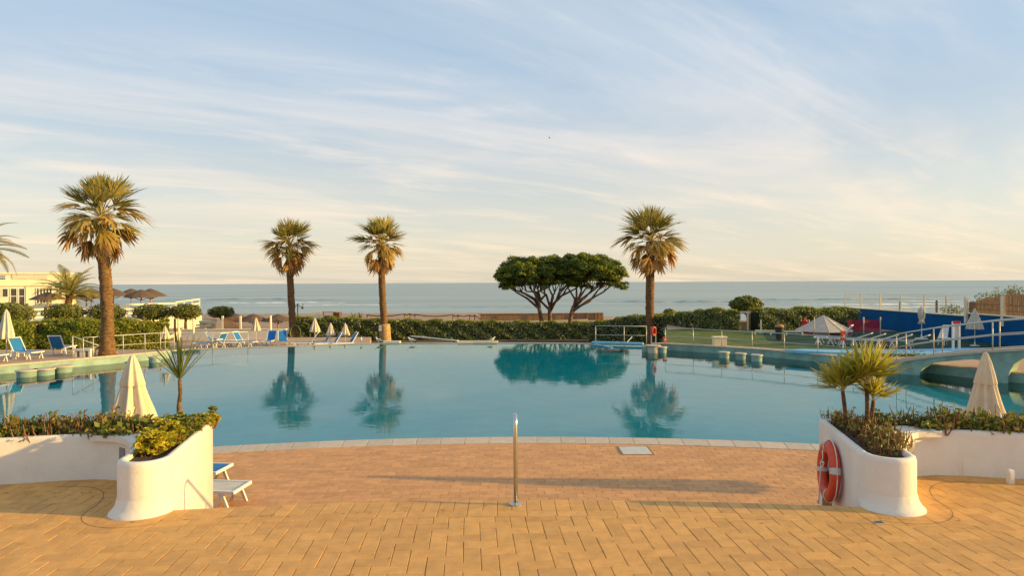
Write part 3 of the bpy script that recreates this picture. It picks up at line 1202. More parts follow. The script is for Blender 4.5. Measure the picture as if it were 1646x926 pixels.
pB = parasol_proto('parasol', 2.45, 1.45, 0.25, 0.5, 0.15, M['canvas_dull'], 8, 0.55)
used = []
q = gp(10.5, 577, ZD)
top = at(10.5, 497, q.y)
place(pB, used, (q.x, q.y, ZD), 0.1, 'folded greyish parasol beside the blue lounger at the left edge of the photo', None, (top.z - ZD) / 2.45)
ZT = -2.15
pC = parasol_proto('parasol', 2.35, 1.25, 0.36, 0.5, 0.17, M['canvas'], 8, 0.75)
used = []
for px, py, d, lab in ((506, 511, 50.5, 'folded cream parasol, leftmost of the three before the dark hedge'),
                       (531.5, 519, 48.5, 'folded cream parasol, middle one of the three before the dark hedge'),
                       (555, 519.5, 48.5, 'folded cream parasol, rightmost of the three before the dark hedge'),
                       (411.5, 510.5, 52.5, 'folded yellow lit parasol before the low white wall'),):
    q = at(px, py, d)
    place(pC, used, (q.x, q.y, ZT), random.uniform(0, 1), lab, 'folded parasols on the far sun terrace', (q.z - ZT) / 2.35)
q = at(265.5, 523.5, 35.5)
place(pC, used, (q.x, q.y, ZD - 0.02), 0.4, 'folded thin parasol standing at the right end of the sunlit hedge', None, (q.z - ZD) / 2.35)
pD = parasol_proto('parasol', 2.3, 1.25, 0.37, 0.5, 0.17, M['canvas_dull'], 10, 0.75)
used = []
q = at(1567.5, 496, 34.5)
b = gp(1567, 557, ZD)
place(pD, used, (b.x, b.y, ZD), 0.3, 'folded pale parasol standing before the blue wall, the wider one', None, (at(1567.5, 496, b.y).z - ZD) / 2.3)
b = gp(1481.5, 546.5, ZD)
pE = thing('parasol', 'pale parasol tied up tight before the blue wall, the slimmer one', 'parasol', (0, 0, 0))
hh = at(1481.5, 493, b.y).z - ZD
MB().lathe([(0.06, hh * 0.46), (0.20, hh * 0.48), (0.10, hh * 0.58), (0.16, hh * 0.66), (0.19, hh * 0.82), (0.15, hh * 0.93), (0.03, hh)], 40, (0, 0, 0),
           lambda r, z, a: r * (1 + 0.12 * math.cos(7 * a + z))).build('canopy', M['canvas_dull'], pE, smooth=True)
MB().tube([(0, 0, 0.05), (0, 0, hh * 0.6)], 0.024, 10).build('pole', M['plastic'], pE)
MB().lathe([(0.36, 0.0), (0.36, 0.05), (0.30, 0.09), (0.06, 0.11), (0.04, 0.3)], 20).build('base', M['grey'], pE, smooth=True)
pE.location = (b.x, b.y, ZD + 0.02)
b = gp(1294, 536, ZD)
pF = thing('parasol', 'folded bright red parasol on the lawn before the right hedge', 'parasol', (0, 0, 0))
hh = at(1294, 510, b.y).z - ZD
MB().lathe([(0.55, 0.05), (0.36, hh * 0.28), (0.24, hh * 0.5), (0.16, hh * 0.74), (0.06, hh * 0.92)], 40, (0, 0, 0),
           lambda r, z, a: r * (1 + 0.16 * math.cos(6 * a))).build('canopy', M['red'], pF, smooth=True)
MB().lathe([(0.2, hh * 0.72), (0.12, hh * 0.82), (0.02, hh)], 20).build('cap', M['orange'], pF, smooth=True)
pF.location = (b.x, b.y, ZD)

# ================================================================== LOUNGERS
def lounger_proto(back=48, name='sun_lounger'):
    t = thing(name, '', 'sun lounger')
    L, W, zs = 1.30, 0.62, 0.34
    MB().box((0, 0, zs), (L, W - 0.06, 0.02)).build('seat', M['blue'], t)
    a = R(back)
    bl = 0.75
    Mx = Matrix.Rotation(-a, 4, 'Y')
    px = -L / 2
    # backrest leans away over the -x end
    c = Vector((px - math.cos(a) * bl / 2, 0, zs + 0.02 + math.sin(a) * bl / 2))
    MB().box(c, (bl, W - 0.06, 0.025), M=Matrix.Rotation(a, 4, 'Y')).build('backrest', M['blue'], t)
    for s in (-1, 1):
        y = s * (W / 2 - 0.02)
        MB().beam((-L / 2 - 0.1, y, zs), (L / 2, y, zs), 0.04, 0.055).build('side_rail', M['plastic'], t)
        MB().beam((px, y, zs + 0.02), (px - math.cos(a) * bl, y, zs + 0.02 + math.sin(a) * bl), 0.04, 0.045).build('back_frame', M['plastic'], t)
        for x, sp in ((L / 2 - 0.08, 0.14), (-L / 2 - 0.02, -0.10)):
            mb = MB()
            mb.beam((x - sp, y, zs), (x, y, 0.0), 0.038, 0.05)
            mb.beam((x - sp, y, zs), (x - 2 * sp, y, 0.0), 0.038, 0.05)
            mb.build('leg', M['plastic'], t)
    MB().beam((L / 2, -W / 2, zs), (L / 2, W / 2, zs), 0.04, 0.05).build('end_bar', M['plastic'], t)
    MB().beam((px - math.cos(a) * bl, -W / 2, zs + 0.02 + math.sin(a) * bl), (px - math.cos(a) * bl, W / 2, zs + 0.02 + math.sin(a) * bl), 0.045, 0.05).build('head_bar', M['plastic'], t)
    return t


lg, lg_flat = lounger_proto(58), lounger_proto(22)
u1, u2 = [], []
q = gp(46, 577, ZD)
place(lg, u1, (q.x, q.y, ZD + 0.005), -0.35, 'blue sun lounger with raised back on the left deck beside the folded parasol', 'blue loungers on the left deck')
q = gp(-12, 582, ZD)
place(lg, u1, (q.x, q.y, ZD + 0.005), -0.35, 'sun lounger cut off by the left edge of the photo', 'blue loungers on the left deck')
q = gp(93, 570, ZD)
place(lg, u1, (q.x, q.y + 0.5, ZD + 0.005), 1.75, 'dark blue lounger standing in a gap of the sunlit hedge', 'blue loungers on the left deck')
far_l = [(325, 47.5, 2.9, 1, 'blue lounger lying flat, leftmost of the row on the far sun terrace'),
         (343, 48.5, 2.7, 0, 'blue lounger, second from the left in the far row'),
         (358, 49, 0.3, 0, 'blue lounger with upright back before the yellow lit wall'),
         (376, 48.5, 0.2, 1, 'blue lounger lying flat next to the upright one before the yellow wall'),
         (398, 49, -0.3, 0, 'blue lounger left of the two that face the pool'),
         (431, 49.5, -1.5, 0, 'blue lounger facing the pool, left of a pair'),
         (455, 49.5, -1.2, 0, 'blue lounger facing the pool, right of a pair beside the palm'),
         (486, 48, 3.3, 0, 'blue lounger seen from its side just right of the second palm'),
         (508, 48.5, 3.6, 0, 'blue lounger at the foot of the leftmost of three parasols'),
         (523, 47.5, 3.6, 0, 'blue lounger between the left and middle of three parasols'),
         (549, 47.5, 3.7, 0, 'blue lounger at the foot of the rightmost of three parasols')]
for px, d, rz, flat, lab in far_l:
    q = at(px, 552, d)
    place(lg_flat if flat else lg, u2 if flat else u1, (q.x, d, ZT), rz, lab, 'blue loungers on the far sun terrace', 1.1)
M_blue = M['blue']
M['blue'] = M['canvas_dull']
lgw = lounger_proto(20)
M['blue'] = M_blue
q = gp(382, 812, ZL)
place(lgw, [], (q.x - 0.52, q.y - 0.05, ZL), -0.1, 'white framed lounger on the lower terrace right behind the left planter', 'loungers by the left planter')
q = gp(348, 786, ZL)
place(lg_flat, u2, (-6.2, 12.5, ZL), -0.1, 'blue lounger half hidden behind the left planter, farther one of two', 'loungers by the left planter')
for i, (px, py, rz) in enumerate(((1338, 555.5, 2.5), (1358, 556.5, 2.5), (1378, 558, 2.5), (1398, 559, 2.5), (1420, 559.5, 2.5), (1448, 560, 2.4))):
    q = gp(px, py, ZD)
    place(lg_flat if i else lg, u2 if i else u1, (q.x, q.y + 0.4, ZD + 0.02), rz,
          'white framed lounger, %s in the cluster before the blue wall' % ('first from the left', 'second from the left', 'third from the left', 'fourth from the left', 'second from the right', 'rightmost')[i], 'loungers beside the paddling pool', 1.12)

# ================================================================== RAILINGS
def railing(name, label, posts, h, mid, ends=True, rad=0.018, group=None, prad=0.023):
    """posts: list of foot points; rails follow their tops"""
    c = sum((Vector(p) for p in posts), Vector()) / len(posts)
    t = thing(name, label, 'railing', (posts[0][0], posts[0][1], posts[0][2]), group)
    for p in posts:
        p = Vector(p)
        MB().tube([p, p + Vector((0, 0, h))], prad, 8).build('post', M['rail'], t, smooth=True)
    MB().tube([Vector(p) + Vector((0, 0, h)) for p in posts], rad * 1.15, 8).build('top_rail', M['rail'], t, smooth=True)
    for m in mid:
        MB().tube([Vector(p) + Vector((0, 0, h * m)) for p in posts], rad * 0.8, 8).build('middle_rail', M['rail'], t, smooth=True)
    return t


ps = [gp(x, y, ZD) for x, y in ((134, 575), (150, 573.6), (198, 569.5), (233, 566.5), (258, 564.8), (280, 563))]
railing('railing', 'steel railing along the left pool deck in front of the sunlit hedge', ps, 0.98, (0.48,))
a, b = gp(117, 576, ZD), gp(189, 571, ZD)
t = thing('railing', 'sloping steel handrail with one tall post beside the white block on the left deck', 'railing', a)
MB().tube([a, a + Vector((0, 0, 1.08))], 0.028, 8).build('post', M['rail'], t, smooth=True)
MB().tube([a + Vector((0, 0, 1.08)), b + Vector((0, 0, 0.12))], 0.026, 8).build('top_rail', M['rail'], t, smooth=True)
MB().tube([a.lerp(b, 0.45) + Vector((0, 0, 0)), a.lerp(b, 0.45) + Vector((0, 0, 0.64))], 0.022, 8).build('post', M['rail'], t, smooth=True)
ps = [gp(x, y, ZW + 0.06) + Vector((0, 0.15, -0.03)) for x, y in ((283, 563.5), (340, 560), (397, 557.8))]
railing('railing', 'thin railing on the pool rim in front of the far loungers', ps, 0.95, (0.5,))
ps = [gp(x, y, ZD) for x, y in ((1066, 553.6), (1111, 555.6), (1157, 558.8), (1206, 562), (1258, 566), (1312, 570.5), (1369, 576), (1412, 579.5))]
ps = [p + Vector((0.18, 0.22, 0)) for p in ps]
railing('railing', 'pale steel railing along the right pool deck before the lawn', ps, 0.92, (0.5,))
ps = [gp(x, y, ZW + 0.06) + Vector((0, 0.15, -0.03)) for x, y in ((958, 553), (1004, 553.6), (1040, 554.2))]
railing('railing', 'short railing on the pool rim left of the fourth palm', ps, 1.16, (0.5,))

# ================================================================== BRIDGE ON THE RIGHT
BO = Vector((16.3, 27.6, 0))
BD = Vector((2.9, -3.1, 0)).normalized()
BN = Vector((3.1, 2.9, 0)).normalized()
BU = 4.245


def bridge_top(s):
    t_ = s / BU
    t_ = min(t_, 4.18 - t_)
    return max(-1.03, -0.884 + 1.087 * t_ - 0.2595 * t_ * t_)


def bridge():
    t = thing('footbridge', 'arched footbridge with turquoise sides and pale edge over the pool channel', 'bridge', (BO.x, BO.y, ZW))
    opens = [(0.21 * BU, 0.80 * BU), (0.91 * BU, 1.75 * BU), (1.9 * BU, 2.75 * BU), (2.9 * BU, 3.6 * BU)]
    ss = sorted(set(list(np.linspace(-0.5, 18.2, 90)) + [x for o in opens for x in (o[0], o[1])] +
                    [o[0] + (o[1] - o[0]) * f for o in opens for f in (0.01, 0.03, 0.06, 0.1, 0.9, 0.94, 0.97, 0.99)]))

    def bot(s):
        for a, b in opens:
            if a < s < b:
                u = abs(2 * (s - a) / (b - a) - 1)
                zt = bridge_top(s) - 0.24
                return -1.9 + (zt + 1.9) * (1 - u ** 6) ** 0.33
        return -2.74
    W = 1.5
    mb = MB()
    for s in ss:
        c = BO + BD * s
        zt, zb = bridge_top(s), min(bot(s), bridge_top(s) - 0.12)
        for k, (w, z) in enumerate(((0, zt), (0, zb), (W, zb), (W, zt))):
            q = c + BN * w
            mb.v.append((q.x, q.y, z))
    for i in range(len(ss) - 1):
        for k in range(4):
            a, b = i * 4 + k, i * 4 + (k + 1) % 4
            mb.f.append((a, b, b + 4, a + 4))
    mb.build('span', M['turq'], t)
    for w0, w1, nm in ((-0.05, 0.26, 'coping'), (W - 0.26, W + 0.05, 'coping'), (0.27, W - 0.27, 'walkway')):
        mb = MB()
        for s in ss:
            c = BO + BD * s
            z = bridge_top(s) + (0.065 if nm == 'coping' else 0.03)
            for w, zz in ((w0, z), (w0, z - 0.10 if nm == 'coping' else z - 0.02), (w1, z - 0.10 if nm == 'coping' else z - 0.02), (w1, z)):
                q = c + BN * w
                mb.v.append((q.x, q.y, zz))
        for i in range(len(ss) - 1):
            for k in range(4):
                a, b = i * 4 + k, i * 4 + (k + 1) % 4
                mb.f.append((a, b, b + 4, a + 4))
        mb.build(nm, M['coping'] if nm == 'coping' else M['deck'], t)
    return t


bridge()
for w, lab in ((0.10, 'steel railing along the near side of the footbridge'), (1.4, 'steel railing along the far side of the footbridge')):
    ps = []
    for s in (0.05, 1.42, 3.40, 5.4, 7.4):
        c = BO + BD * s + BN * w
        ps.append((c.x, c.y, bridge_top(s) + 0.06))
    railing('railing', lab, ps, 1.12, (0.5,), rad=0.026, group='footbridge railings')

# round stools standing in the pool ------------------------------------------------
def stool(px, py_top, r, zt, lab, grp):
    q = gp(px, py_top, zt)
    t = thing('pool_stool', lab, 'stool', (q.x, q.y, ZW), grp)
    MB().lathe([(r * 0.86, -2.74), (r * 0.86, zt - 0.06)], 28, (q.x, q.y, 0)).build('pedestal', M['turq'], t, smooth=False)
    MB().lathe([(r * 0.97, zt - 0.062), (r, zt - 0.05), (r, zt - 0.015), (r * 0.96, zt)], 28, (q.x, q.y, 0)).build('seat', M['coping'], t)


for px, py, lab in ((1164, 565.5, 'left one of three round stools in the water along the right deck'),
                    (1190.5, 567.5, 'middle one of three round stools in the water along the right deck'),
                    (1216.5, 570, 'right one of three round stools in the water along the right deck')):
    stool(px, py, 0.29, ZD - 0.03, lab, 'stools in the pool on the right')
stool(1038.5, 556.5, 0.27, ZD - 0.03, 'round stool in the water left of the deck corner by the fourth palm', 'stools at the deck corner')
stool(1064.5, 557.5, 0.27, ZD - 0.03, 'round stool in the water right of the deck corner by the fourth palm', 'stools at the deck corner')
for px, py, lab in ((43, 594.5, 'round stool in the water at the left deck, leftmost of three'),
                    (72, 592, 'round stool in the water at the left deck, middle of three'),
                    (101, 588, 'round stool in the water at the left deck, rightmost of three')):
    stool(px, py, 0.42, ZD - 0.06, lab, 'stools in the pool on the left')
stool(249, 573, 0.32, ZD - 0.06, 'single round stool in the water near the end of the left deck', 'stools in the pool on the left')
# pedestal under the deck corner
q = gp(1050, 556.5, ZD)
t = thing('corner_pedestal', 'pale rounded masonry corner of the deck standing in the water', 'pedestal', (q.x, q.y, ZW))
MB().lathe([(0.32, -2.74), (0.32, ZD - 0.01)], 24, (q.x, q.y, 0)).build('drum', M['coping'], t)
MB().lathe([(0.40, ZD - 0.008), (0.42, ZD + 0.01), (0.42, ZD + 0.045), (0.40, ZD + 0.055)], 24, (q.x, q.y, 0)).build('slab', M['coping'], t)

# ================================================================== FAN PALMS
def fan_mesh(name, pet, r, n, spread, droop, mat, seed, width=0.07, fold=0.25):
    """a fan frond along +x: petiole, then a fan of narrow blades whose tips hang"""
    g = random.Random(seed)
    mb = MB()
    k = 4
    arch = 0.10 * pet
    cen = [Vector((pet * i / k, 0, arch * math.sin(PI * 0.5 * i / k))) for i in range(k + 1)]
    for i in range(k):
        a, b = cen[i], cen[i + 1]
        w0, w1 = 0.035 * r * (1 - 0.12 * i), 0.035 * r * (1 - 0.12 * (i + 1))
        mb.add([a + Vector((0, -w0, 0)), a + Vector((0, 0, -w0 * 0.8)), a + Vector((0, w0, 0)), b + Vector((0, -w1, 0)), b + Vector((0, 0, -w1 * 0.8)), b + Vector((0, w1, 0))],
               [(0, 1, 4, 3), (1, 2, 5, 4), (2, 0, 3, 5)])
    o = cen[-1]
    for i in range(n):
        u = i / (n - 1) * 2 - 1
        a = u * spread + g.uniform(-0.05, 0.05)
        L = r * (1 - 0.28 * u * u) * g.uniform(0.85, 1.08)
        d = Vector((math.cos(a), math.sin(a), fold * abs(u) * (1 if i % 2 else 0.6)))
        side = Vector((-math.sin(a), math.cos(a), 0))
        w = width * r * (1 - 0.3 * abs(u))
        dr = droop * g.uniform(0.6, 1.4)
        row = []
        for tt, ww in ((0.0, 0.25), (0.35, 0.9), (0.68, 0.75), (1.0, 0.06)):
            c = o + d * (L * tt) + Vector((0, 0, -dr * L * tt * tt))
            if tt > 0.6:
                c += side * g.uniform(-0.04, 0.04) * r
            row.append((c - side * w * ww, c + side * w * ww))
        base = len(mb.v)
        for p, q in row:
            mb.v += [tuple(p), tuple(q)]
        for j in range(3):
            b = base + j * 2
            mb.f.append((b, b + 1, b + 3, b + 2))
    me = bpy.data.meshes.new(name)
    me.from_pydata(mb.v, [], mb.f)
    me.materials.append(mat)
    me.materials.append(M['petiole'] if mat in (M['frond'], M['frond_old'], M['fan_leaf']) else mat)
    for i in range(3 * k):
        me.polygons[i].material_index = 1
    return me


def frond_object(name, me, parent, loc, az, el, roll=0.0, s=1.0):
    o = bpy.data.objects.new(name, me)
    COL.objects.link(o)
    o.parent = parent
    o.matrix_local = Matrix.Translation(loc) @ Matrix.Rotation(az, 4, 'Z') @ Matrix.Rotation(-el, 4, 'Y') @ Matrix.Rotation(roll, 4, 'X') @ Matrix.Scale(s, 4)
    return o


FG = [fan_mesh('frond', 0.45, 0.66, 20, 0.88, dr, M['frond'], 10 + i, 0.040, 0.3) for i, dr in enumerate((0.06, 0.16, 0.28))]
FO = [fan_mesh('frond_old', 0.47, 0.63, 18, 0.9, dr, M['frond_old'], 20 + i) for i, dr in enumerate((0.40, 0.55))]
FD = [fan_mesh('dead_frond', 0.55, 0.55, 16, 0.75, dr, M['dead'], 30 + i, 0.08, 0.5) for i, dr in enumerate((0.35, 0.6))]


def fan_palm(label, base, crown, r_top, r_base, reach, seed, cut=None):
    g = random.Random(seed)
    base, crown = Vector(base), Vector(crown)
    t = thing('fan_palm', label, 'palm tree', base, 'fan palms round the pool')
    H = (crown - base).length
    n = 46
    mb = MB()
    prof = []
    o = 0
    pts, rad = [], []
    for i in range(n + 1):
        u = i / n
        p = base.lerp(crown, u) + Vector((0.10 * math.sin(u * 3.0 + seed), 0.05 * math.sin(u * 4), 0))
        rr = r_top + (r_base - r_top) * max(0, 1 - u * 3.2) ** 1.6 + (r_top * 0.12) * math.sin(u * PI)
        rr *= 1 + 0.030 * ((i % 2) * 2 - 1) * g.uniform(0.3, 1.3)
        if u > 0.90:
            rr *= 1 + (u - 0.90) * 3.0
        pts.append(p)
        rad.append(rr)
    mb.tube(pts, rad, 18)
    mb.v = [(x + g.uniform(-0.03, 0.03), y + g.uniform(-0.03, 0.03), z + g.uniform(-0.03, 0.03)) for x, y, z in mb.v]
    trunk = mb.build('trunk', M['bark'], t, smooth=True)
    if cut:
        m2 = MB().tube([base + (crown - base).normalized() * (cut * k / 5) for k in range(6)], [r_base * 1.06, r_base * 1.02, r_base, r_base * 0.98, r_base * 0.97, r_base * 0.9], 18)
        m2.v = [(x + g.uniform(-0.02, 0.02), y + g.uniform(-0.02, 0.02), z) for x, y, z in m2.v]
        m2.build('trimmed_base', M['bark_base'], trunk, smooth=True)
    c = pts[-1] - base
    ga = 2.39996
    nf = 46
    for i in range(nf):
        u = i / nf
        el = R(86) - R(118) * u ** 0.92 + g.uniform(-0.13, 0.13)
        az = i * ga + g.uniform(-0.2, 0.2)
        me = g.choice(FG if u < 0.5 else (FG[1:] + FO if u < 0.8 else FO + FO + FG[2:]))
        s = reach * (0.80 + 0.15 * math.sin(PI * min(1, u * 1.2))) * g.uniform(0.74, 1.08)
        frond_object('frond', me, t, c + Vector((0, 0, 0.15 * reach * (1 - u) * 0.5)), az, el, g.uniform(-0.5, 0.5), s)
    nd = 9 + seed % 3 * 3
    for i in range(nd):
        u = i / nd
        el = R(-32) - R(48) * u ** 0.8 + g.uniform(-0.12, 0.12)
        az = i * ga + 1.0 + g.uniform(-0.25, 0.25)
        s = reach * g.uniform(0.66, 0.86)
        frond_object('dead_frond', g.choice(FD if u > 0.25 else FO + FD), t, c + Vector((0, 0, -0.10 * reach * u)), az, el, g.uniform(-0.9, 0.9), s)
    return t


b1 = gp(170, 572, ZD)
fan_palm('tall fan palm on the left deck, the nearest and largest of the four', b1, at(165, 352, b1.y), 0.245, 0.40, 2.5, 1)
fan_palm('fan palm behind the far loungers, second from the left', at(470, 556, 64), at(466.5, 398, 64), 0.29, 0.42, 3.1, 2)
fan_palm('third fan palm from the left, with a pale trimmed trunk foot', at(619.5, 554, 63), at(613, 396, 63), 0.29, 0.56, 3.25, 3, 2.0)
fan_palm('fan palm right of the pine trees, rising behind the railing corner', at(1047.5, 556, 56), at(1045, 389, 56), 0.33, 0.45, 3.4, 4)
q = at(474.5, 535, 63.2)
t = thing('garden_hose', 'coiled green hose hanging on the foot of the second palm', 'hose', (q.x, 63.2, q.z - 0.7))
for k in range(4):
    pts = [(q.x + (0.36 + 0.05 * k) * math.cos(a) + 0.02 * k, 63.2 - 0.05 * k, q.z + (0.58 + 0.05 * k) * math.sin(a)) for a in np.linspace(0, 2 * PI, 30)]
    MB().tube(pts, 0.05, 7).build('coil', M['hose'], t, smooth=True)
MB().beam((q.x, 63.3, q.z + 0.45), (q.x, 63.6, q.z + 0.6), 0.08, 0.08).build('hook', M['dark'], t)
q = at(611, 528, 62.3)
t = thing('notice', 'small white notice fixed to the foot of the third palm', 'sign', q)
MB().box(q, (0.26, 0.02, 0.50)).build('board', M['plastic'], t)
MB().box(q + Vector((0, -0.014, 0.06)), (0.18, 0.006, 0.16)).build('print', M['grey'], t)

# ================================================================== FEATHER PALMS
def pinnate_mesh(name, L, seed, mat, arch=0.9, nl=34):
    g = random.Random(seed)
    mb = MB()
    cen = []
    for i in range(13):
        u = i / 12
        a = arch * u
        cen.append(Vector((L * u * (1 - 0.16 * u * arch), 0, L * (0.42 * u - 0.52 * arch * u * u))))
    mb.tube(cen, [0.045 * L / 3 * (1 - 0.8 * i / 12) for i in range(13)], 5)
    for k in range(nl):
        u = 0.12 + 0.88 * k / nl
        f = u * 12
        i = min(11, int(f))
        c = cen[i].lerp(cen[i + 1], f - i)
        tg = (cen[i + 1] - cen[i]).normalized()
        ll = L * 0.20 * math.sin(PI * (0.15 + 0.80 * u)) * g.uniform(0.85, 1.1)
        for s in (-1, 1):
            d = (tg * 0.75 + Vector((0, s * 0.8, 0.30 - 0.25 * u))).normalized()
            w = tg * 0.022 * L / 3
            m = c + d * ll * 0.55
            e = c + d * ll + Vector((0, 0, -0.18 * ll))
            mb.add([c - w, c + w, m + w * 0.9, m - w * 0.9, e], [(0, 1, 2, 3), (3, 2, 4)])
    me = bpy.data.meshes.new(name)
    me.from_pydata(mb.v, [], mb.f)
    me.materials.append(mat)
    return me


PF = [pinnate_mesh('feather_frond', 1.0, 40 + i, M['frond'], a) for i, a in enumerate((0.75, 1.0, 1.25))]


def feather_palm(label, base, crown, reach, seed, n=34, r=0.3, lo=-10):
    g = random.Random(seed)
    base, crown = Vector(base), Vector(crown)
    t = thing('date_palm', label, 'palm tree', base)
    pts = [base.lerp(crown, i / 14) for i in range(15)]
    MB().tube(pts, [r * (1.1 + 0.06 * (i % 2) + (0.3 if i > 12 else 0)) for i in range(15)], 12).build('trunk', M['bark'], t)
    for i in range(n):
        u = i / n
        el = R(78) - R(78 - lo) * u + g.uniform(-0.1, 0.1)
        frond_object('frond', g.choice(PF), t, crown - base, i * 2.39996, el - 0.25, g.uniform(-0.3, 0.3), reach * g.uniform(0.85, 1.1))
    return t


feather_palm('date palm with arching feathery fronds beside the cream building', at(108, 505, 76), at(112, 474, 76), 4.3, 5, 40, 0.32)
feather_palm('date palm at the left edge of the photo, only its arching fronds in view', at(-34, 560, 52), at(-34, 402, 52), 4.0, 6, 34, 0.3, -25)

# ================================================================== PINES
def pine(label, base_px, fork_px, crown_px, half, d, seed, tilt=0.0):
    g = random.Random(seed)
    gr = np.random.default_rng(seed)
    base, fork = at(*base_px, d), at(*fork_px, d)
    base.z = -3.1
    cc = at(*crown_px, d)
    ax, ay, az = half
    t = thing('umbrella_pine', label, 'pine tree', base, 'umbrella pines behind the hedge')
    mid = base.lerp(fork, 0.5) + Vector((g.uniform(-0.25, 0.25), 0.1, 0))
    mb = MB().tube([base, base.lerp(mid, 0.5) + Vector((0.08, 0, 0)), mid, mid.lerp(fork, 0.5) + Vector((-0.06, 0, 0)), fork], [0.30, 0.25, 0.23, 0.21, 0.19], 10)
    trunk = mb.build('trunk', M['pinebark'], t, smooth=True)
    nl = 8
    for i in range(nl):
        u = (i + 0.5) / nl * 2 - 1
        e = cc + Vector((u * ax * 0.88, g.uniform(-0.75, 0.75) * ay, -az * (0.45 - 0.25 * abs(u)) + tilt * u))
        s = fork.lerp(base, g.uniform(0.0, 0.30))
        m1 = s.lerp(e, 0.35) + Vector((g.uniform(-0.55, 0.55), 0, g.uniform(-0.25, 0.45)))
        m2 = s.lerp(e, 0.7) + Vector((g.uniform(-0.45, 0.45), 0, g.uniform(-0.4, 0.15)))
        MB().tube([s, m1, m2, e], [0.15, 0.12, 0.085, 0.03], 7).build('limb', M['pinebark'], trunk, smooth=True)
        for k in range(4):
            e2 = e + Vector((g.uniform(-0.9, 0.9), g.uniform(-0.8, 0.8), g.uniform(0.1, 0.7)))
            MB_t.tube([m2, m2.lerp(e2, 0.5) + Vector((0, 0, -0.1)), e2], [0.05, 0.035, 0.015], 5)
    MB_t.build('twigs_or_core', M['pinebark'], trunk)
    MB_t.v, MB_t.f = [], []
    # puffs of needles over a flat dome
    P, Nn = [], []
    npuff = 340
    for k in range(npuff):
        a = g.uniform(0, 2 * PI)
        rr = math.sqrt(g.uniform(0, 1))
        x, y = rr * math.cos(a), rr * math.sin(a)
        top = math.sqrt(max(0, 1 - rr ** 2.6))
        z = top * g.uniform(0.1, 1.0) if k % 5 < 3 else g.uniform(-0.75, 0.3) * (0.45 + 0.55 * rr)
        z += 0.13 * math.sin(x * 6 + seed) * math.cos(y * 5)
        c = np.array([cc.x + x * ax, cc.y + y * ay, cc.z + z * az + tilt * x])
        pr = g.uniform(0.36, 0.70)
        m = 120
        dirs = gr.normal(0, 1, (m, 3))
        dirs[:, 2] = np.abs(dirs[:, 2]) * 0.9 - 0.25
        dirs /= np.linalg.norm(dirs, axis=1, keepdims=True)
        P.append(c + dirs * pr * gr.uniform(0.55, 1.0, (m, 1)) * np.array([1, 1, 0.72]))
        Nn.append(dirs)
    tone = [g.choice((0, 0, 1, 1, 2)) for _ in P]  # random darker and lighter tones per puff, so the puffs stand apart
    for k, mt in enumerate(('pine', 'pine_dark', 'pine_light')):
        Pk = [p for p, q in zip(P, tone) if q == k]
        Nk = [p for p, q in zip(Nn, tone) if q == k]
        arr_mesh('crown', leaves(np.concatenate(Pk), np.concatenate(Nk), 0.26, 0.34, 0.55), 4, M[mt], t)
    return t


MB_t = MB()
pine('umbrella pine, left of three with merged crowns, its trunk leaning left', (873, 521), (866, 482), (847, 443), (3.1, 2.4, 1.85), 70, 11, 0.15)
pine('umbrella pine, middle of three with merged crowns, with a short straight trunk', (884, 521), (884.5, 490), (899, 441), (3.5, 2.4, 1.85), 71, 12)
pine('umbrella pine, right of three with merged crowns, its crown sweeping right', (915, 521), (922, 492), (954, 438), (3.35, 2.5, 1.85), 69.5, 13, -0.45)

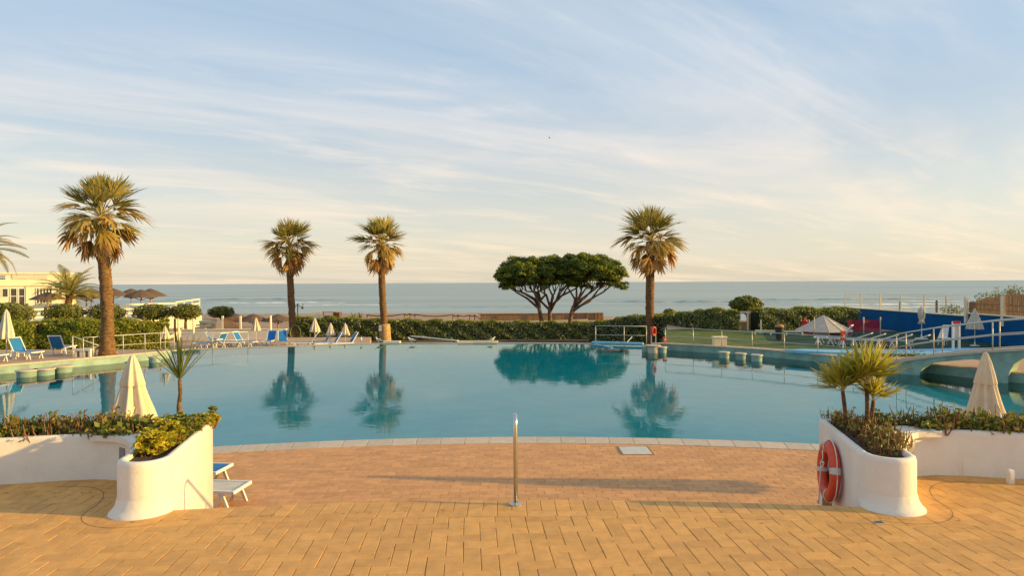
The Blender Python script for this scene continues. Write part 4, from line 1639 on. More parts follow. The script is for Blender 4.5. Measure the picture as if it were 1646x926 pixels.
# ================================================================== HEDGES AND SHRUBS
def hedge(label, path, zb, zt, w, n, leaf, mat, mat_top, seed, group=None):
    """path: ground points; leaves on the top and both faces, solid near-black core inside"""
    gr = np.random.default_rng(seed)
    path = [Vector(p) for p in path]
    t = thing('hedge', label, 'hedge', (path[0].x, path[0].y, zb), group)
    seg = [(path[i + 1] - path[i]).length for i in range(len(path) - 1)]
    tot = sum(seg)
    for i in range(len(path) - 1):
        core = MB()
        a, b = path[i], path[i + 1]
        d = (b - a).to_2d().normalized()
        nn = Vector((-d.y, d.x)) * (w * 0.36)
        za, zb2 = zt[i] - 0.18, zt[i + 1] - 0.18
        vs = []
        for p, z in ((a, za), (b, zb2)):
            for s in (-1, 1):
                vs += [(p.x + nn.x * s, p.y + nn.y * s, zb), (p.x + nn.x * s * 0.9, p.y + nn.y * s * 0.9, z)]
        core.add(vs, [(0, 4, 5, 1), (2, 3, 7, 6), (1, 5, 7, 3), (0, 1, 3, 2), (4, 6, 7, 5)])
        core.build('twigs_or_core', M['core'], t)  # solid dark core added to close gaps between the leaves
    P, Nn, T = [], [], []
    for k in range(len(path) - 1):
        a, b = path[k], path[k + 1]
        m = int(n * seg[k] / tot)
        ee = 0.38 * w / seg[k]
        u = gr.uniform(-ee if k else 0, 1 + (ee if k < len(path) - 2 else 0), m)
        d = (b - a).to_2d().normalized()
        nx, ny = -d.y, d.x
        face = gr.choice(4, m, p=(0.40, 0.15, 0.38, 0.07))
        h = zt[k] + (zt[k + 1] - zt[k]) * u
        s_len = u * seg[k]
        lump = 0.10 * np.sin(s_len * 2.1 + k) + 0.07 * np.sin(s_len * 5.3 + 1)
        q = np.zeros((m, 3))
        nr = np.zeros((m, 3))
        r = gr.uniform(0, 1, m)
        off = np.where(face == 0, -1, np.where(face == 1, 1, r * 2 - 1)) * w / 2
        z = np.where(face == 2, h + lump, zb + (h - zb) * r)
        bul = (1 + 0.10 * np.sin(z * 5 + s_len * 3) + gr.normal(0, 0.06, m))
        side = (face < 2)
        off = np.where(side, off * bul, off)
        z = z + gr.normal(0, 0.05, m)
        q[:, 0] = a.x + (b.x - a.x) * u + nx * off
        q[:, 1] = a.y + (b.y - a.y) * u + ny * off
        q[:, 2] = z
        nr[:, 0] = np.where(side, nx * np.sign(off), 0)
        nr[:, 1] = np.where(side, ny * np.sign(off), 0)
        nr[:, 2] = np.where(side, 0.35, 1.0)
        P.append(q)
        Nn.append(nr)
        T.append(face == 2)
    P, Nn, T = np.concatenate(P), np.concatenate(Nn), np.concatenate(T)
    arr_mesh('foliage', leaves(P[~T], Nn[~T], leaf, 0.5, 0.6), 4, mat, t)
    arr_mesh('top_leaves', leaves(P[T], Nn[T], leaf, 0.5, 0.8), 4, mat_top, t)
    return t


def g2(px, d, z):
    q = at(px, 500, d)
    return (q.x, q.y, z)


def zat(px, py, d):
    return at(px, py, d).z


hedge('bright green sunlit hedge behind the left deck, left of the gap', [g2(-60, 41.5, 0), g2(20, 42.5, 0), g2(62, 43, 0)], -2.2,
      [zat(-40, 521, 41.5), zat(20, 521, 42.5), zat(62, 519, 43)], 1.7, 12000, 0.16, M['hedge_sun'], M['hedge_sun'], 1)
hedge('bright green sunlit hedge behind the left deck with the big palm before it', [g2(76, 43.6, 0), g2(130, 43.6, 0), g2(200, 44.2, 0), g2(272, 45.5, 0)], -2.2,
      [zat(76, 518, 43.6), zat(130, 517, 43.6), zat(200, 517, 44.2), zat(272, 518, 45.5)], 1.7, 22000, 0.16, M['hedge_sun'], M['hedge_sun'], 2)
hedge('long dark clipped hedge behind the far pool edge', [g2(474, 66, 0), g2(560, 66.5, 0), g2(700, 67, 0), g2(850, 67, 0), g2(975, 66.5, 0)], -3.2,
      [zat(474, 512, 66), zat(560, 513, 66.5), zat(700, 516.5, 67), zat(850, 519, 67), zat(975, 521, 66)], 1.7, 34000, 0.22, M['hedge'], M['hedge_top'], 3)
hedge('variegated hedge behind the railing left of the lawn', [g2(955, 64, 0), g2(1020, 60, 0), g2(1085, 55, 0), g2(1130, 49.5, 0)], -3.2,
      [zat(955, 520, 64), zat(1020, 510, 60), zat(1085, 507, 55), zat(1130, 503, 49.5)], 1.7, 16000, 0.20, M['hedge'], M['hedge_top'], 4)
hedge('variegated hedge behind the lawn, left of the white gate frame', [g2(1118, 48.5, 0), g2(1150, 47.8, 0), g2(1187, 47.5, 0)], ZD - 0.1,
      [zat(1118, 502, 48.5), zat(1150, 500, 47.8), zat(1187, 500.5, 47.5)], 1.5, 8000, 0.16, M['hedge'], M['hedge_top'], 5)
hedge('variegated hedge behind the lawn between white gate frame and blue wall', [g2(1212, 47.5, 0), g2(1290, 48, 0), g2(1368, 49.5, 0)], ZD - 0.1,
      [zat(1212, 499, 47.5), zat(1290, 498.5, 48), zat(1368, 497.5, 49.5)], 1.5, 16000, 0.16, M['hedge'], M['hedge_top'], 6)


def shrub(label, px, py0, py1, half_px, d, seed, mat, n=2600, leaf=0.16, stem=None, group=None, zb=None, flat=1.0):
    gr = np.random.default_rng(seed)
    top, bot = at(px, py0, d), at(px, py1, d)
    a = half_px / F * d
    c = (top + bot) / 2
    h = (top.z - bot.z) / 2
    zb = bot.z - 0.3 if zb is None else zb
    t = thing('round_shrub', label, 'shrub', (c.x, c.y, zb), group)
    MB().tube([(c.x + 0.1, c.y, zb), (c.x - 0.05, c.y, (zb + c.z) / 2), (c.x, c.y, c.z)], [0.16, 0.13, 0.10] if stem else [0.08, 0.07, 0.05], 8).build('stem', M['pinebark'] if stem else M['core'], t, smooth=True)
    MB().lathe([(a * 0.3, -h * 0.72), (a * 0.66, -h * 0.4), (a * 0.72, 0), (a * 0.6, h * 0.45), (a * 0.25, h * 0.72)], 12, c).build('twigs_or_core', M['core'], t)  # solid dark core added behind the leaves
    d3 = gr.normal(0, 1, (n, 3))
    d3 /= np.linalg.norm(d3, axis=1, keepdims=True)
    r = 1 + 0.09 * np.sin(d3[:, 0] * 7 + seed) * np.sin(d3[:, 2] * 6 + 1) + 0.06 * np.sin(d3[:, 1] * 11 + d3[:, 0] * 9) + gr.normal(0, 0.05, n)
    r *= gr.uniform(0.82, 1.0, n) ** 0.5
    P = d3 * r[:, None] * np.array([a, a * 0.9, h]) + np.array(c)
    arr_mesh('foliage', leaves(P, d3, leaf, 0.45, 0.6), 4, mat, t)
    return t


GR = 'clipped round shrubs before the white terrace'
shrub('round clipped shrub at the far left edge before the cream building', 14, 487, 523, 35, 50, 1, M['shrub'], 4200, group=GR)
shrub('round clipped shrub directly below the single thatched parasol', 102, 489, 519, 29, 54, 2, M['shrub'], 3600, group=GR)
shrub('round clipped shrub half hidden behind the big left palm trunk', 171, 489, 519, 27, 55, 3, M['shrub'], 3200, group=GR)
shrub('oval clipped shrub right of the big left palm trunk', 246, 489, 515, 30, 56, 4, M['shrub'], 3200, group=GR)
shrub('round shrub on a thick red-brown stem at the end of the sunlit hedge', 299, 489, 514, 23, 56, 5, M['shrub'], 2600, stem=True, group=GR, zb=-2.2)
shrub('small dark round shrub above the wooden lattice, rightmost of the round shrubs', 355, 492.5, 511, 20, 60, 6, M['shrub'], 2200, group=GR)
shrub('dark bushy tree rising over the right hedge beside the gate frame', 1199, 477, 504, 24, 51, 7, M['shrub'], 3000, 0.22)
shrub('small tuft of dark leaves above the hedge right of the fourth palm', 1076, 497, 508, 9, 58, 8, M['shrub'], 500, 0.2)

# ================================================================== PLANTS IN THE PLANTERS
def succulent_proto(seed, nst, h, nl, leaf, lmat, name='succulent', spread=0.10):
    """bare reddish fingers and small fleshy leaves"""
    g = random.Random(seed)
    t = thing(name, '', 'plant')
    st = MB()
    P, Nn = [], []
    for i in range(nst):
        a, r = g.uniform(0, 2 * PI), spread * math.sqrt(g.uniform(0, 1))
        x, y = r * math.cos(a), r * math.sin(a)
        hh = h * g.uniform(0.45, 1.1)
        lean = Vector((g.uniform(-0.5, 0.5), g.uniform(-0.5, 0.5), 1)).normalized()
        p0 = Vector((x, y, -0.02))
        p1 = p0 + lean * hh * 0.55
        p2 = p1 + (lean + Vector((g.uniform(-0.3, 0.3), g.uniform(-0.3, 0.3), 0.4))).normalized() * hh * 0.5
        st.tube([p0, p1, p2], [0.007, 0.0055, 0.003], 5)
        for k in range(nl):
            u = g.uniform(0.25, 0.85)
            P.append(p0.lerp(p2, u) + Vector((g.gauss(0, 0.028), g.gauss(0, 0.028), g.gauss(0, 0.02))))
            Nn.append(Vector((g.gauss(0, 0.6), g.gauss(0, 0.6), 0.8)))
    st.build('stems', M['succ_stem'], t)
    arr_mesh('leaves', leaves(np.array([tuple(p) for p in P]), np.array([tuple(p) for p in Nn]), leaf, 0.55, 0.8), 4, lmat, t)
    return t


SP = [succulent_proto(1, 13, 0.20, 7, 0.050, M['succ_leaf']), succulent_proto(2, 16, 0.24, 3, 0.045, M['succ_leaf']),
      succulent_proto(3, 9, 0.15, 16, 0.060, M['succ_leaf']), succulent_proto(4, 18, 0.18, 2, 0.04, M['succ_leaf'], spread=0.13)]
SU = [[], [], [], []]
gs = random.Random(5)


ORD = 'first second third fourth fifth sixth seventh eighth ninth tenth eleventh twelfth thirteenth fourteenth fifteenth sixteenth seventeenth eighteenth'.split()


def bed(xs, ymin, ymax, sgn, label, group, zoff=-0.04):
    row = []
    for x in xs:
        k = gs.choice((0, 0, 1, 2, 2, 3))
        y = gs.uniform(ymin, ymax)
        x *= PK
        wall = 8.54 if abs(x) < 6.1 else 8.54 - (abs(x) - 6.1) * 0.22
        row.append((x / (wall + y), place(SP[k], SU[k], (x, wall + y, ZP + zoff), gs.uniform(0, 6.28), label, group, gs.uniform(1.15, 1.65))))
    row.sort(key=lambda r: r[0])
    for i, (_, o) in enumerate(row):
        o['label'] = label % ORD[i]


LL = 'red-stemmed succulent on the left white wall, front row, %s from the left'
LR = 'red-stemmed succulent on the right white wall, front row, %s from the left'
bed([-5.05 - 0.105 * i + gs.uniform(-0.03, 0.03) for i in range(17)], 0.16, 0.30, -1, LL, 'succulents on the left wall')
bed([-5.0 - 0.11 * i + gs.uniform(-0.05, 0.05) for i in range(16)], 0.32, 0.50, -1, LL.replace('front', 'back'), 'succulents on the left wall')
bed([5.45 + 0.11 * i + gs.uniform(-0.03, 0.03) for i in range(14)], 0.16, 0.30, 1, LR, 'succulents on the right wall')
bed([5.35 + 0.12 * i + gs.uniform(-0.05, 0.05) for i in range(13)], 0.32, 0.50, 1, LR.replace('front', 'back'), 'succulents on the right wall')
# dry tangle on the right planter's nose
LN = 'dry red and yellow succulent in the nose of the right planter'
for px, py in ((1425, 735), (1412, 730), (1436, 733), (1402, 724), (1442, 719), (1350, 684), (1358, 694), (1368, 696), (1383, 702), (1380, 690), (1395, 708), (1404, 718), (1416, 724), (1428, 722), (1436, 716), (1415, 714), (1396, 696), (1345, 682), (1352, 690), (1366, 688), (1378, 697), (1372, 704), (1390, 706), (1398, 715), (1408, 722), (1420, 728), (1432, 727), (1424, 718), (1440, 724), (1412, 709), (1400, 700), (1388, 690), (1408, 690), (1425, 705), (1362, 680)):
    k = gs.choice((0, 1, 1, 3, 3))
    q = gp(px, py, ZP - 0.08)
    place(SP[k], SU[k], (q.x, q.y, ZP - 0.04), gs.uniform(0, 6.28), LN, 'succulents in the right planter', gs.uniform(0.85, 1.35))


def leafy(label, pts, r, h, n, leaf, mat, seed, name='leafy_shrub'):
    """a mound of rosettes of obovate leaves on short stems"""
    g = random.Random(seed)
    gr = np.random.default_rng(seed)
    c = sum((Vector(p) for p in pts), Vector()) / len(pts)
    t = thing(name, label, 'plant', (c.x, c.y, ZP - 0.1))
    st = MB()
    P, Nn = [], []
    for i in range(n):
        b = Vector(g.choice(pts))
        a, rr = g.uniform(0, 2 * PI), r * math.sqrt(g.uniform(0, 1))
        tip = b + Vector((rr * math.cos(a), rr * math.sin(a), h * g.uniform(0.05, 1.0) * (1 - 0.45 * (rr / r) ** 2)))
        st.tube([(tip.x * 0.7 + b.x * 0.3, tip.y * 0.7 + b.y * 0.3, ZP - 0.12), tip], [0.007, 0.005], 4)
        out = Vector((tip.x - b.x, tip.y - b.y, 0.12)).normalized()
        for k in range(11):
            a2 = k * 2.4
            e = Vector((math.cos(a2), math.sin(a2), 0.55))
            P.append(tip + e * leaf * 0.42)
            Nn.append(Vector((-math.cos(a2) * 0.5, -math.sin(a2) * 0.5, 0.9)) + out * 0.3)
    st.build('stems', M['succ_stem'], t)
    arr_mesh('leaves', leaves(np.array([tuple(p) for p in P]), np.array([tuple(p) for p in Nn]), leaf, 0.6, 0.75, 0.25), 4, mat, t)
    return t


def gz(px, py, z=ZP - 0.05):
    q = gp(px, py, z)
    return (q.x, q.y, z)


leafy('bushy yellow-green plant spilling over the nose of the left planter', [gz(240, 732), gz(250, 730), gz(262, 724), gz(268, 714), gz(243, 722), gz(255, 712), gz(274, 716)], 0.14, 0.30, 260, 0.076, M['yellow_leaf'], 1)
leafy('dark green bushy plant behind the yellow one in the left planter', [gz(276, 714), gz(288, 708), gz(300, 702), gz(283, 696), gz(264, 700)], 0.14, 0.24, 150, 0.066, M['succ_leaf'], 2)
leafy('green plant round the foot of the sword-leaved plant in the left planter', [gz(306, 697), gz(314, 690), gz(300, 688), gz(285, 688), gz(272, 690), gz(262, 694)], 0.16, 0.21, 160, 0.06, M['succ_leaf'], 3)
leafy('orange-green trailing plant at the far end of the left planter', [gz(318, 690), gz(328, 686), gz(335, 682)], 0.14, 0.17, 110, 0.05, M['yellow_leaf'], 4)
leafy('small green sprig sticking out over the far corner of the left planter', [gz(342, 676)], 0.08, 0.20, 12, 0.075, M['succ_leaf'], 5)
leafy('green bushy plant right of the small fan palms in the right planter', [gz(1414, 690), gz(1408, 682), gz(1422, 684)], 0.13, 0.25, 34, 0.060, M['succ_leaf'], 6)
leafy('small green sprig left of the small fan palms', [gz(1348, 684), gz(1343, 682)], 0.08, 0.22, 12, 0.05, M['succ_leaf'], 7)
for i, px in enumerate((1490, 1500, 1565, 1578, 1595, 1520)):
    q = gp(px, 690, ZP - 0.05)
    leafy('green leafy plant %s in the bed on the right white wall' % ('at the left end', 'second from the left end', 'left of the parasol', 'before the parasol', 'right of the parasol', 'in the left half')[i],
          [(q.x * 8.84 / q.y, 8.84, ZP - 0.05)], 0.11, 0.17, 18, 0.055, M['succ_leaf'], 10 + i)

# sword-leaved plant
q = Vector(gz(292, 684))
crown = at(289, 611, q.y)
sw = thing('cordyline', 'slim plant with long sword-like leaves on a bare stem in the left planter', 'plant', (q.x, q.y, ZP - 0.1))
MB().tube([(q.x + 0.01, q.y, ZP - 0.10), (q.x + 0.0, q.y, ZP + 0.02), (q.x - 0.015, q.y, ZP + 0.10), (q.x - 0.04, q.y, ZP + 0.22), tuple(crown.lerp(q, 0.3)), tuple(crown)],
          [0.085, 0.075, 0.05, 0.030, 0.026, 0.026], 12).build('stem', M['bark'], sw, smooth=True)


def blade(mb, L, w, bend):
    rows = []
    for u, k in ((0, 0.5), (0.25, 1), (0.55, 0.9), (0.8, 0.55), (1, 0.03)):
        x, z = L * u, -bend * L * u * u
        rows.append(((x, -w * k, z + 0.25 * w * k), (x, 0, z), (x, w * k, z + 0.25 * w * k)))
    o = len(mb.v)
    for r in rows:
        mb.v += list(r)
    for i in range(4):
        for j in range(2):
            a = o + i * 3 + j
            mb.f.append((a, a + 1, a + 4, a + 3))


def blade_mesh(name, L, w, bend, mat):
    mb = MB()
    blade(mb, L, w, bend)
    me = bpy.data.meshes.new(name)
    me.from_pydata(mb.v, [], mb.f)
    me.materials.append(mat)
    me.polygons.foreach_set('use_smooth', [True] * len(me.polygons))
    return me


BL = [blade_mesh('leaf', 0.72, 0.018, b, M['cord_leaf']) for b in (0.02, 0.06, 0.14)]
for i in range(24):
    u = i / 24
    frond_object('leaf', gs.choice(BL), sw, crown - sw.location, i * 2.4 + gs.uniform(-0.2, 0.2), R(87) - R(48) * u ** 1.2 + gs.uniform(-0.08, 0.08), gs.uniform(-0.4, 0.4), gs.uniform(0.8, 1.1))

# small fan palms
SF = [fan_mesh('frond', 0.12, 0.43, 15, 1.25, dr, M['fan_leaf'], 60 + i, 0.046, 0.45) for i, dr in enumerate((0.04, 0.12, 0.2))]
for lab, bpx, cpx, n, s in (('small fan palm on a short brown stem, left of three in the right planter', (1360, 690), (1354.5, 629), 10, 1.15),
                            ('small fan palm, tallest and middle of three in the right planter', (1393, 694), (1393, 617), 12, 1.25),
                            ('small fan palm, low right one of three in the right planter', (1396, 692), (1404, 645), 7, 1.0)):
    q = Vector(gz(*bpx))
    c = at(*cpx, q.y)
    t = thing('small_fan_palm', lab, 'palm', (q.x, q.y, ZP - 0.1), 'small fan palms in the right planter')
    m = q.lerp(c, 0.5)
    MB().tube([(q.x, q.y, ZP - 0.1), tuple(q), (m.x + 0.01, m.y, m.z), tuple(c)], [0.036, 0.034, 0.028, 0.024], 10).build('stem', M['bark'], t, smooth=True)
    for i in range(n):
        u = i / n
        frond_object('frond', gs.choice(SF), t, c - t.location, i * 2.4 + gs.uniform(-0.2, 0.2) + 0.4, R(84) - R(72) * u + gs.uniform(-0.1, 0.1), gs.uniform(-0.4, 0.4), s * gs.uniform(0.78, 1.0))

# ================================================================== LEFT BACKGROUND
ZTB = -0.75
mb = MB().prism([(at(-200, 0, 48).x, 48), (at(322, 0, 73.8).x, 73.8), (at(322, 0, 92).x, 92), (-120, 92)], -3.4, ZTB)
struct(mb.build('beach_terrace', M['building']))
# banks of earth behind the left hedge
mb = MB().add([(-75, 36, -2.1), (-18.9, 35, -2.1), (-31, 58, -2.2), (-36.5, 72.3, -2.2), (-110, 72.3, -1.6)], [(0, 1, 2, 3, 4)])
struct(mb.build('garden_bank', M['sand']))


def board_fence(label, a, b, h, n, step, zf=(0.25, 0.62, 0.98)):
    a, b = Vector(a), Vector(b)
    t = thing('board_fence', label, 'fence', a, 'white board fences of the beach terrace')
    for z in zf:
        MB().beam(a + Vector((0, 0, h * z)), b + Vector((0, 0, h * z)), 0.05, 0.17).build('board', M['building'], t)
    for i in range(n + 1):
        p = a.lerp(b, i / n)
        MB().beam(p + Vector((0, 0.06, 0)), p + Vector((0, 0.06, h * 1.03)), 0.12, 0.12).build('post', M['building'], t)
    return t


z = lambda px, py, d: at(px, py, d).z
board_fence('white board fence of the beach terrace left of the big palm', (at(50, 500, 60.4).x, 60.4, ZTB), (at(160, 500, 65.8).x, 65.8, ZTB), 1.05, 5, 0)
board_fence('white board fence of the beach terrace right of the big palm', (at(180, 500, 66.8).x, 66.8, ZTB), (at(281, 500, 71.8).x, 71.8, ZTB), 1.25, 5, 0)
board_fence('white board fence section stepping up at the sea end of the terrace', (at(282, 500, 71.85).x, 71.85, ZTB), (at(320, 500, 74).x, 74, ZTB + 0.30), 1.35, 3, 0)

def building():
    d = 85.0
    X = lambda px: at(px, 460, d).x
    Zp = lambda px, py: at(px, py, d).z
    t = thing('beach_restaurant', 'low cream building with flat roof and glazed doors at the left edge', 'building', (X(104), d, ZTB))
    t.rotation_euler = (0, 0, R(25))
    x0, x1 = X(-60), X(104)
    zt, zs = Zp(40, 441), Zp(50, 452)
    MB().box(((x0 + x1) / 2, d + 4, (ZTB + zt) / 2), (x1 - x0, 8, zt - ZTB)).build('wall', M['building'], t)
    rf = MB().prism(ccw([(x0 - .2, d - 0.25), (X(86), d - 0.25), (x1 + 0.15, d + 0.6), (x1 + 0.15, d + 8.2), (x0 - .2, d + 8.2)]), zt, zt + 0.22).build('roof', M['building'], t)
    MB().beam((x0, d - 0.12, zs - 0.55), (x1, d - 0.12, zs - 0.55), 0.22, 0.14).build('ledge', M['building'], t)

    def window(px0, px1, py0, py1, door=False, lit=False):
        a, b = X(px0), X(px1)
        u, v = Zp(px0, py1), Zp(px0, py0)
        w = MB()
        fw = 0.07
        y = d - 0.04
        w.box(((a + b) / 2, y, v + fw / 2), (b - a + 2 * fw, 0.12, fw))
        w.box(((a + b) / 2, y, u - fw / 2), (b - a + 2 * fw, 0.12, fw))
        w.box((a - fw / 2, y, (u + v) / 2), (fw, 0.12, v - u))
        w.box((b + fw / 2, y, (u + v) / 2), (fw, 0.12, v - u))
        f = w.build('door' if door else 'window', M['plastic'], t)
        MB().box(((a + b) / 2, d - 0.012, (u + v) / 2), (b - a - 0.004, 0.02, v - u - 0.004)).build('pane', M['glass'] if not lit else M['wood'], f)  # lit pane borrows the orange wood colour to paint the light on it
        if door:
            MB().box(((a + b) / 2, d - 0.03, u + (v - u) * 0.52), (b - a - 0.01, 0.03, 0.08)).build('door_rail', M['plastic'], f)
    for a, b, lit in ((2, 9.5, True), (12.8, 20.7, False), (23.4, 30, False)):
        window(a, b, 464.2, 476.3, lit=lit)
    for a, b in ((33.8, 41.2), (44.3, 51.3)):
        window(a, b, 464.0, 488.4, True)
    for a in (67.2, 71.4, 75.6, 79.8, 84.0):
        window(a, a + 2.6, 463.8, 487.0)
    window(96, 100, 463.8, 476.5)
    pn = MB().box(((X(36) + X(81)) / 2, d - 0.05, Zp(58, 444.3)), (X(81) - X(36), 0.06, 0.70)).build('roof_panel', M['canvas_dull'], t)
    for k in range(3):
        MB().box(((X(36) + X(81)) / 2, d - 0.10, Zp(58, 441.2 + 3.0 * k)), (X(81) - X(36) + 0.1, 0.05, 0.07)).build('slat', M['building'], pn)
    MB().box(((X(5) + X(27)) / 2, d - 0.05, Zp(16, 446.5)), (X(27) - X(5), 0.06, 0.42)).build('roof_panel', M['bluewall'], t)
    MB().box(((X(5) + X(27)) / 2, d - 0.10, Zp(16, 446.5)), (X(27) - X(5) + 0.06, 0.05, 0.10)).build('slat', M['plastic'], t)
    MB().tube([(X(53.5), d - 0.1, ZTB), (X(53.5), d - 0.1, Zp(53, 461))], 0.06, 8).build('downpipe', M['grey'], t)
    sg = thing('shop_sign', 'green sign with a white line on the corner of the cream building', 'sign', (X(100.5), d - 0.8, Zp(100, 458)))
    MB().box((X(100.5), d - 0.8, Zp(100, 458.8)), (X(105.6) - X(95.6), 0.12, 0.72)).build('board', M['green_sign'], sg)
    MB().box((X(100.5), d - 0.868, Zp(100, 459)), (X(104.2) - X(98), 0.012, 0.11)).build('white_line', M['plastic'], sg)
    MB().beam((X(100.5), d - 0.75, Zp(100, 456)), (X(100.5), d + 0.02, Zp(100, 456)), 0.06, 0.06).build('bracket', M['dark'], sg)


building()


def thatch_proto(H=2.7, r=1.75, rise=0.85):
    t = thing('thatched_parasol', '', 'parasol')
    n = 40
    prof = [(r, H - rise - 0.08), (r * 1.0, H - rise), (r * 0.70, H - rise * 0.62), (r * 0.36, H - rise * 0.27), (r * 0.10, H - 0.03), (0.03, H)]
    g = random.Random(3)
    jit = [g.uniform(-0.05, 0.05) for _ in range(400)]
    MB().lathe(prof, n, (0, 0, 0), lambda q, zz, a: q * (1 + jit[int(a * 60 + zz * 31) % 400] * 0.7), cap=False).build('thatch_roof', M['thatch'], t)
    MB().lathe([(0.02, H - 0.2), (r * 0.97, H - rise - 0.06)], n, cap=False).build('underside', M['darkwood'], t)
    MB().tube([(0, 0, 0), (0, 0, H - 0.1)], 0.085, 10).build('pole', M['wood'], t, smooth=True)
    for k in range(6):
        a = k * PI / 3
        MB().tube([(0, 0, H - rise * 1.5), (r * 0.75 * math.cos(a), r * 0.75 * math.sin(a), H - rise * 0.85)], 0.03, 6).build('strut', M['darkwood'], t)
    return t


tp, tu = thatch_proto(), []
GT = 'thatched parasols on the beach'
for px, py, d, zb, lab in ((76.5, 469.5, 74, ZTB, 'thatched parasol in front of the cream building windows'),
                           (147, 463.5, 79, ZTB, 'thatched parasol just left of the big palm trunk, upper one'),
                           (139, 470.5, 83, ZTB, 'thatched parasol left of the big palm trunk, lower one behind the fronds'),
                           (182, 463.5, 80, ZTB, 'thatched parasol peeping out right behind the big palm trunk'),
                           (211, 464, 84, ZTB, 'thatched parasol, left of the group of three against the sea'),
                           (227, 465.5, 76, ZTB, 'thatched parasol, middle and nearest of the group of three against the sea'),
                           (242, 464, 80, ZTB, 'thatched parasol, right of the group of three against the sea'),
                           (407, 504.5, 78, -3.6, 'thatched parasol on the sand above the yellow lit low wall'),
                           (447, 505, 78, -3.6, 'thatched parasol on the sand just left of the second palm'),
                           (379, 504, 88, -3.9, 'thatched parasol on the sand half hidden behind another one')):
    q = at(px, py, d)
    s = (q.z - zb) / 2.7
    o = place(tp, tu, (q.x, q.y, zb), gs.uniform(0, 1), lab, GT)
    o.scale = (1.0, 1.0, s)

# low wall, lattice, posts and furniture on the far sun terrace -----------------------
mb = MB().prism(ccw([(at(262, 0, 44).x, 43.2), (at(590, 0, 44).x, 43.4), (at(590, 0, 56).x, 57), (at(280, 0, 56).x - 4, 57)]), -3.4, ZT)
struct(mb.build('sun_terrace', M['deck']))
wl_ = thing('low_wall', 'long low white wall behind the far row of blue loungers', 'wall', (at(385, 550, 55).x, 55, ZT))
a, b = at(283, 531, 54).x, at(460, 531, 55).x
MB().box(((a + b) / 2, 55, (ZT + z(385, 530, 55)) / 2), (b - a, 0.35, z(385, 530, 55) - ZT)).build('wall', M['white'], wl_)
MB().box(((a + b) / 2, 55, z(385, 530, 55) + 0.025), (b - a + 0.1, 0.45, 0.05)).build('cap', M['building'], wl_)
lt = thing('lattice_panel', 'orange wooden lattice panel between two white posts above the low wall', 'panel', (at(369, 0, 56).x, 56.5, -2.0))
x0, x1, z0_, z1_ = at(357, 0, 56.5).x, at(382, 0, 56.5).x, z(369, 530, 56.5), z(369, 512.5, 56.5)
for k in range(-4, 9):
    for s in (1, -1):
        u0 = x0 + (x1 - x0) * k / 8
        pa, pb = [u0, z0_], [u0 + s * (z1_ - z0_), z1_]
        pts = []
        for (xa, za), (xb, zb_) in ((pa, pb),):
            for lim in (x0, x1):
                pass
            t0, t1 = 0.0, 1.0
            dx = xb - xa
            ta, tb = (x0 - xa) / dx, (x1 - xa) / dx
            lo, hi = max(t0, min(ta, tb)), min(t1, max(ta, tb))
            if hi - lo > 0.05:
                MB().beam((xa + dx * lo, 56.5 + 0.03 * s, za + (zb_ - za) * lo), (xa + dx * hi, 56.5 + 0.03 * s, za + (zb_ - za) * hi), 0.02, 0.06).build('slat', M['wood'], lt)
for x in (x0 - 0.1, x1 + 0.1):
    MB().box((x, 56.5, (-2.4 + z1_ + 0.25) / 2), (0.15, 0.15, z1_ + 0.25 + 2.4)).build('post', M['building'], lt)
MB().beam((x0, 56.5, z1_), (x1, 56.5, z1_), 0.06, 0.10).build('top_board', M['wood'], lt)
MB().beam((x0, 56.5, z0_), (x1, 56.5, z0_), 0.06, 0.10).build('bottom_board', M['wood'], lt)
for i, (px, py0, lab) in enumerate(((281, 512, 'dark wooden post at the right end of the sunlit hedge'), (287, 513, 'white post next to the dark one at the hedge end'), (311, 512, 'slim white post before the stemmed round shrub'), (435, 507, 'white post between two thatched parasols'))):
    q = at(px, py0, 53)
    t = thing('post', lab, 'post', (q.x, 53, -2.3))
    MB().lathe([(0.09, -2.3), (0.09, q.z - 0.05), (0.11, q.z - 0.04), (0.02, q.z)], 10, (q.x, 53, 0)).build('shaft', M['darkwood'] if i == 0 else M['building'], t)
    MB().lathe([(0.16, -2.3), (0.16, -2.18), (0.09, -2.14)], 10, (q.x, 53, 0)).build('foot', M['grey'], t)
for i, (pa, pb, lab) in enumerate((((312, 528), (340, 524), 'white sunlit slab lying above the low wall beside the stemmed shrub'),
                                   ((322, 517), (346, 520), 'white slatted bench back above the low wall left of the lattice'),)):
    a, b = at(*pa, 60), at(*pb, 60)
    t = thing('bench', lab, 'bench', (a.x, 60, -2.2))
    MB().beam(a, b, 0.6, 0.18).build('seat', M['building'], t)
    for p in (a.lerp(b, 0.12), a.lerp(b, 0.88)):
        MB().beam((p.x, 60, -2.4), (p.x, 60, p.z - 0.08), 0.12, 0.4).build('leg', M['building'], t)
    MB().beam(a + Vector((0, 0.35, 0.25)), b + Vector((0, 0.35, 0.25)), 0.06, 0.16).build('backrest', M['building'], t)

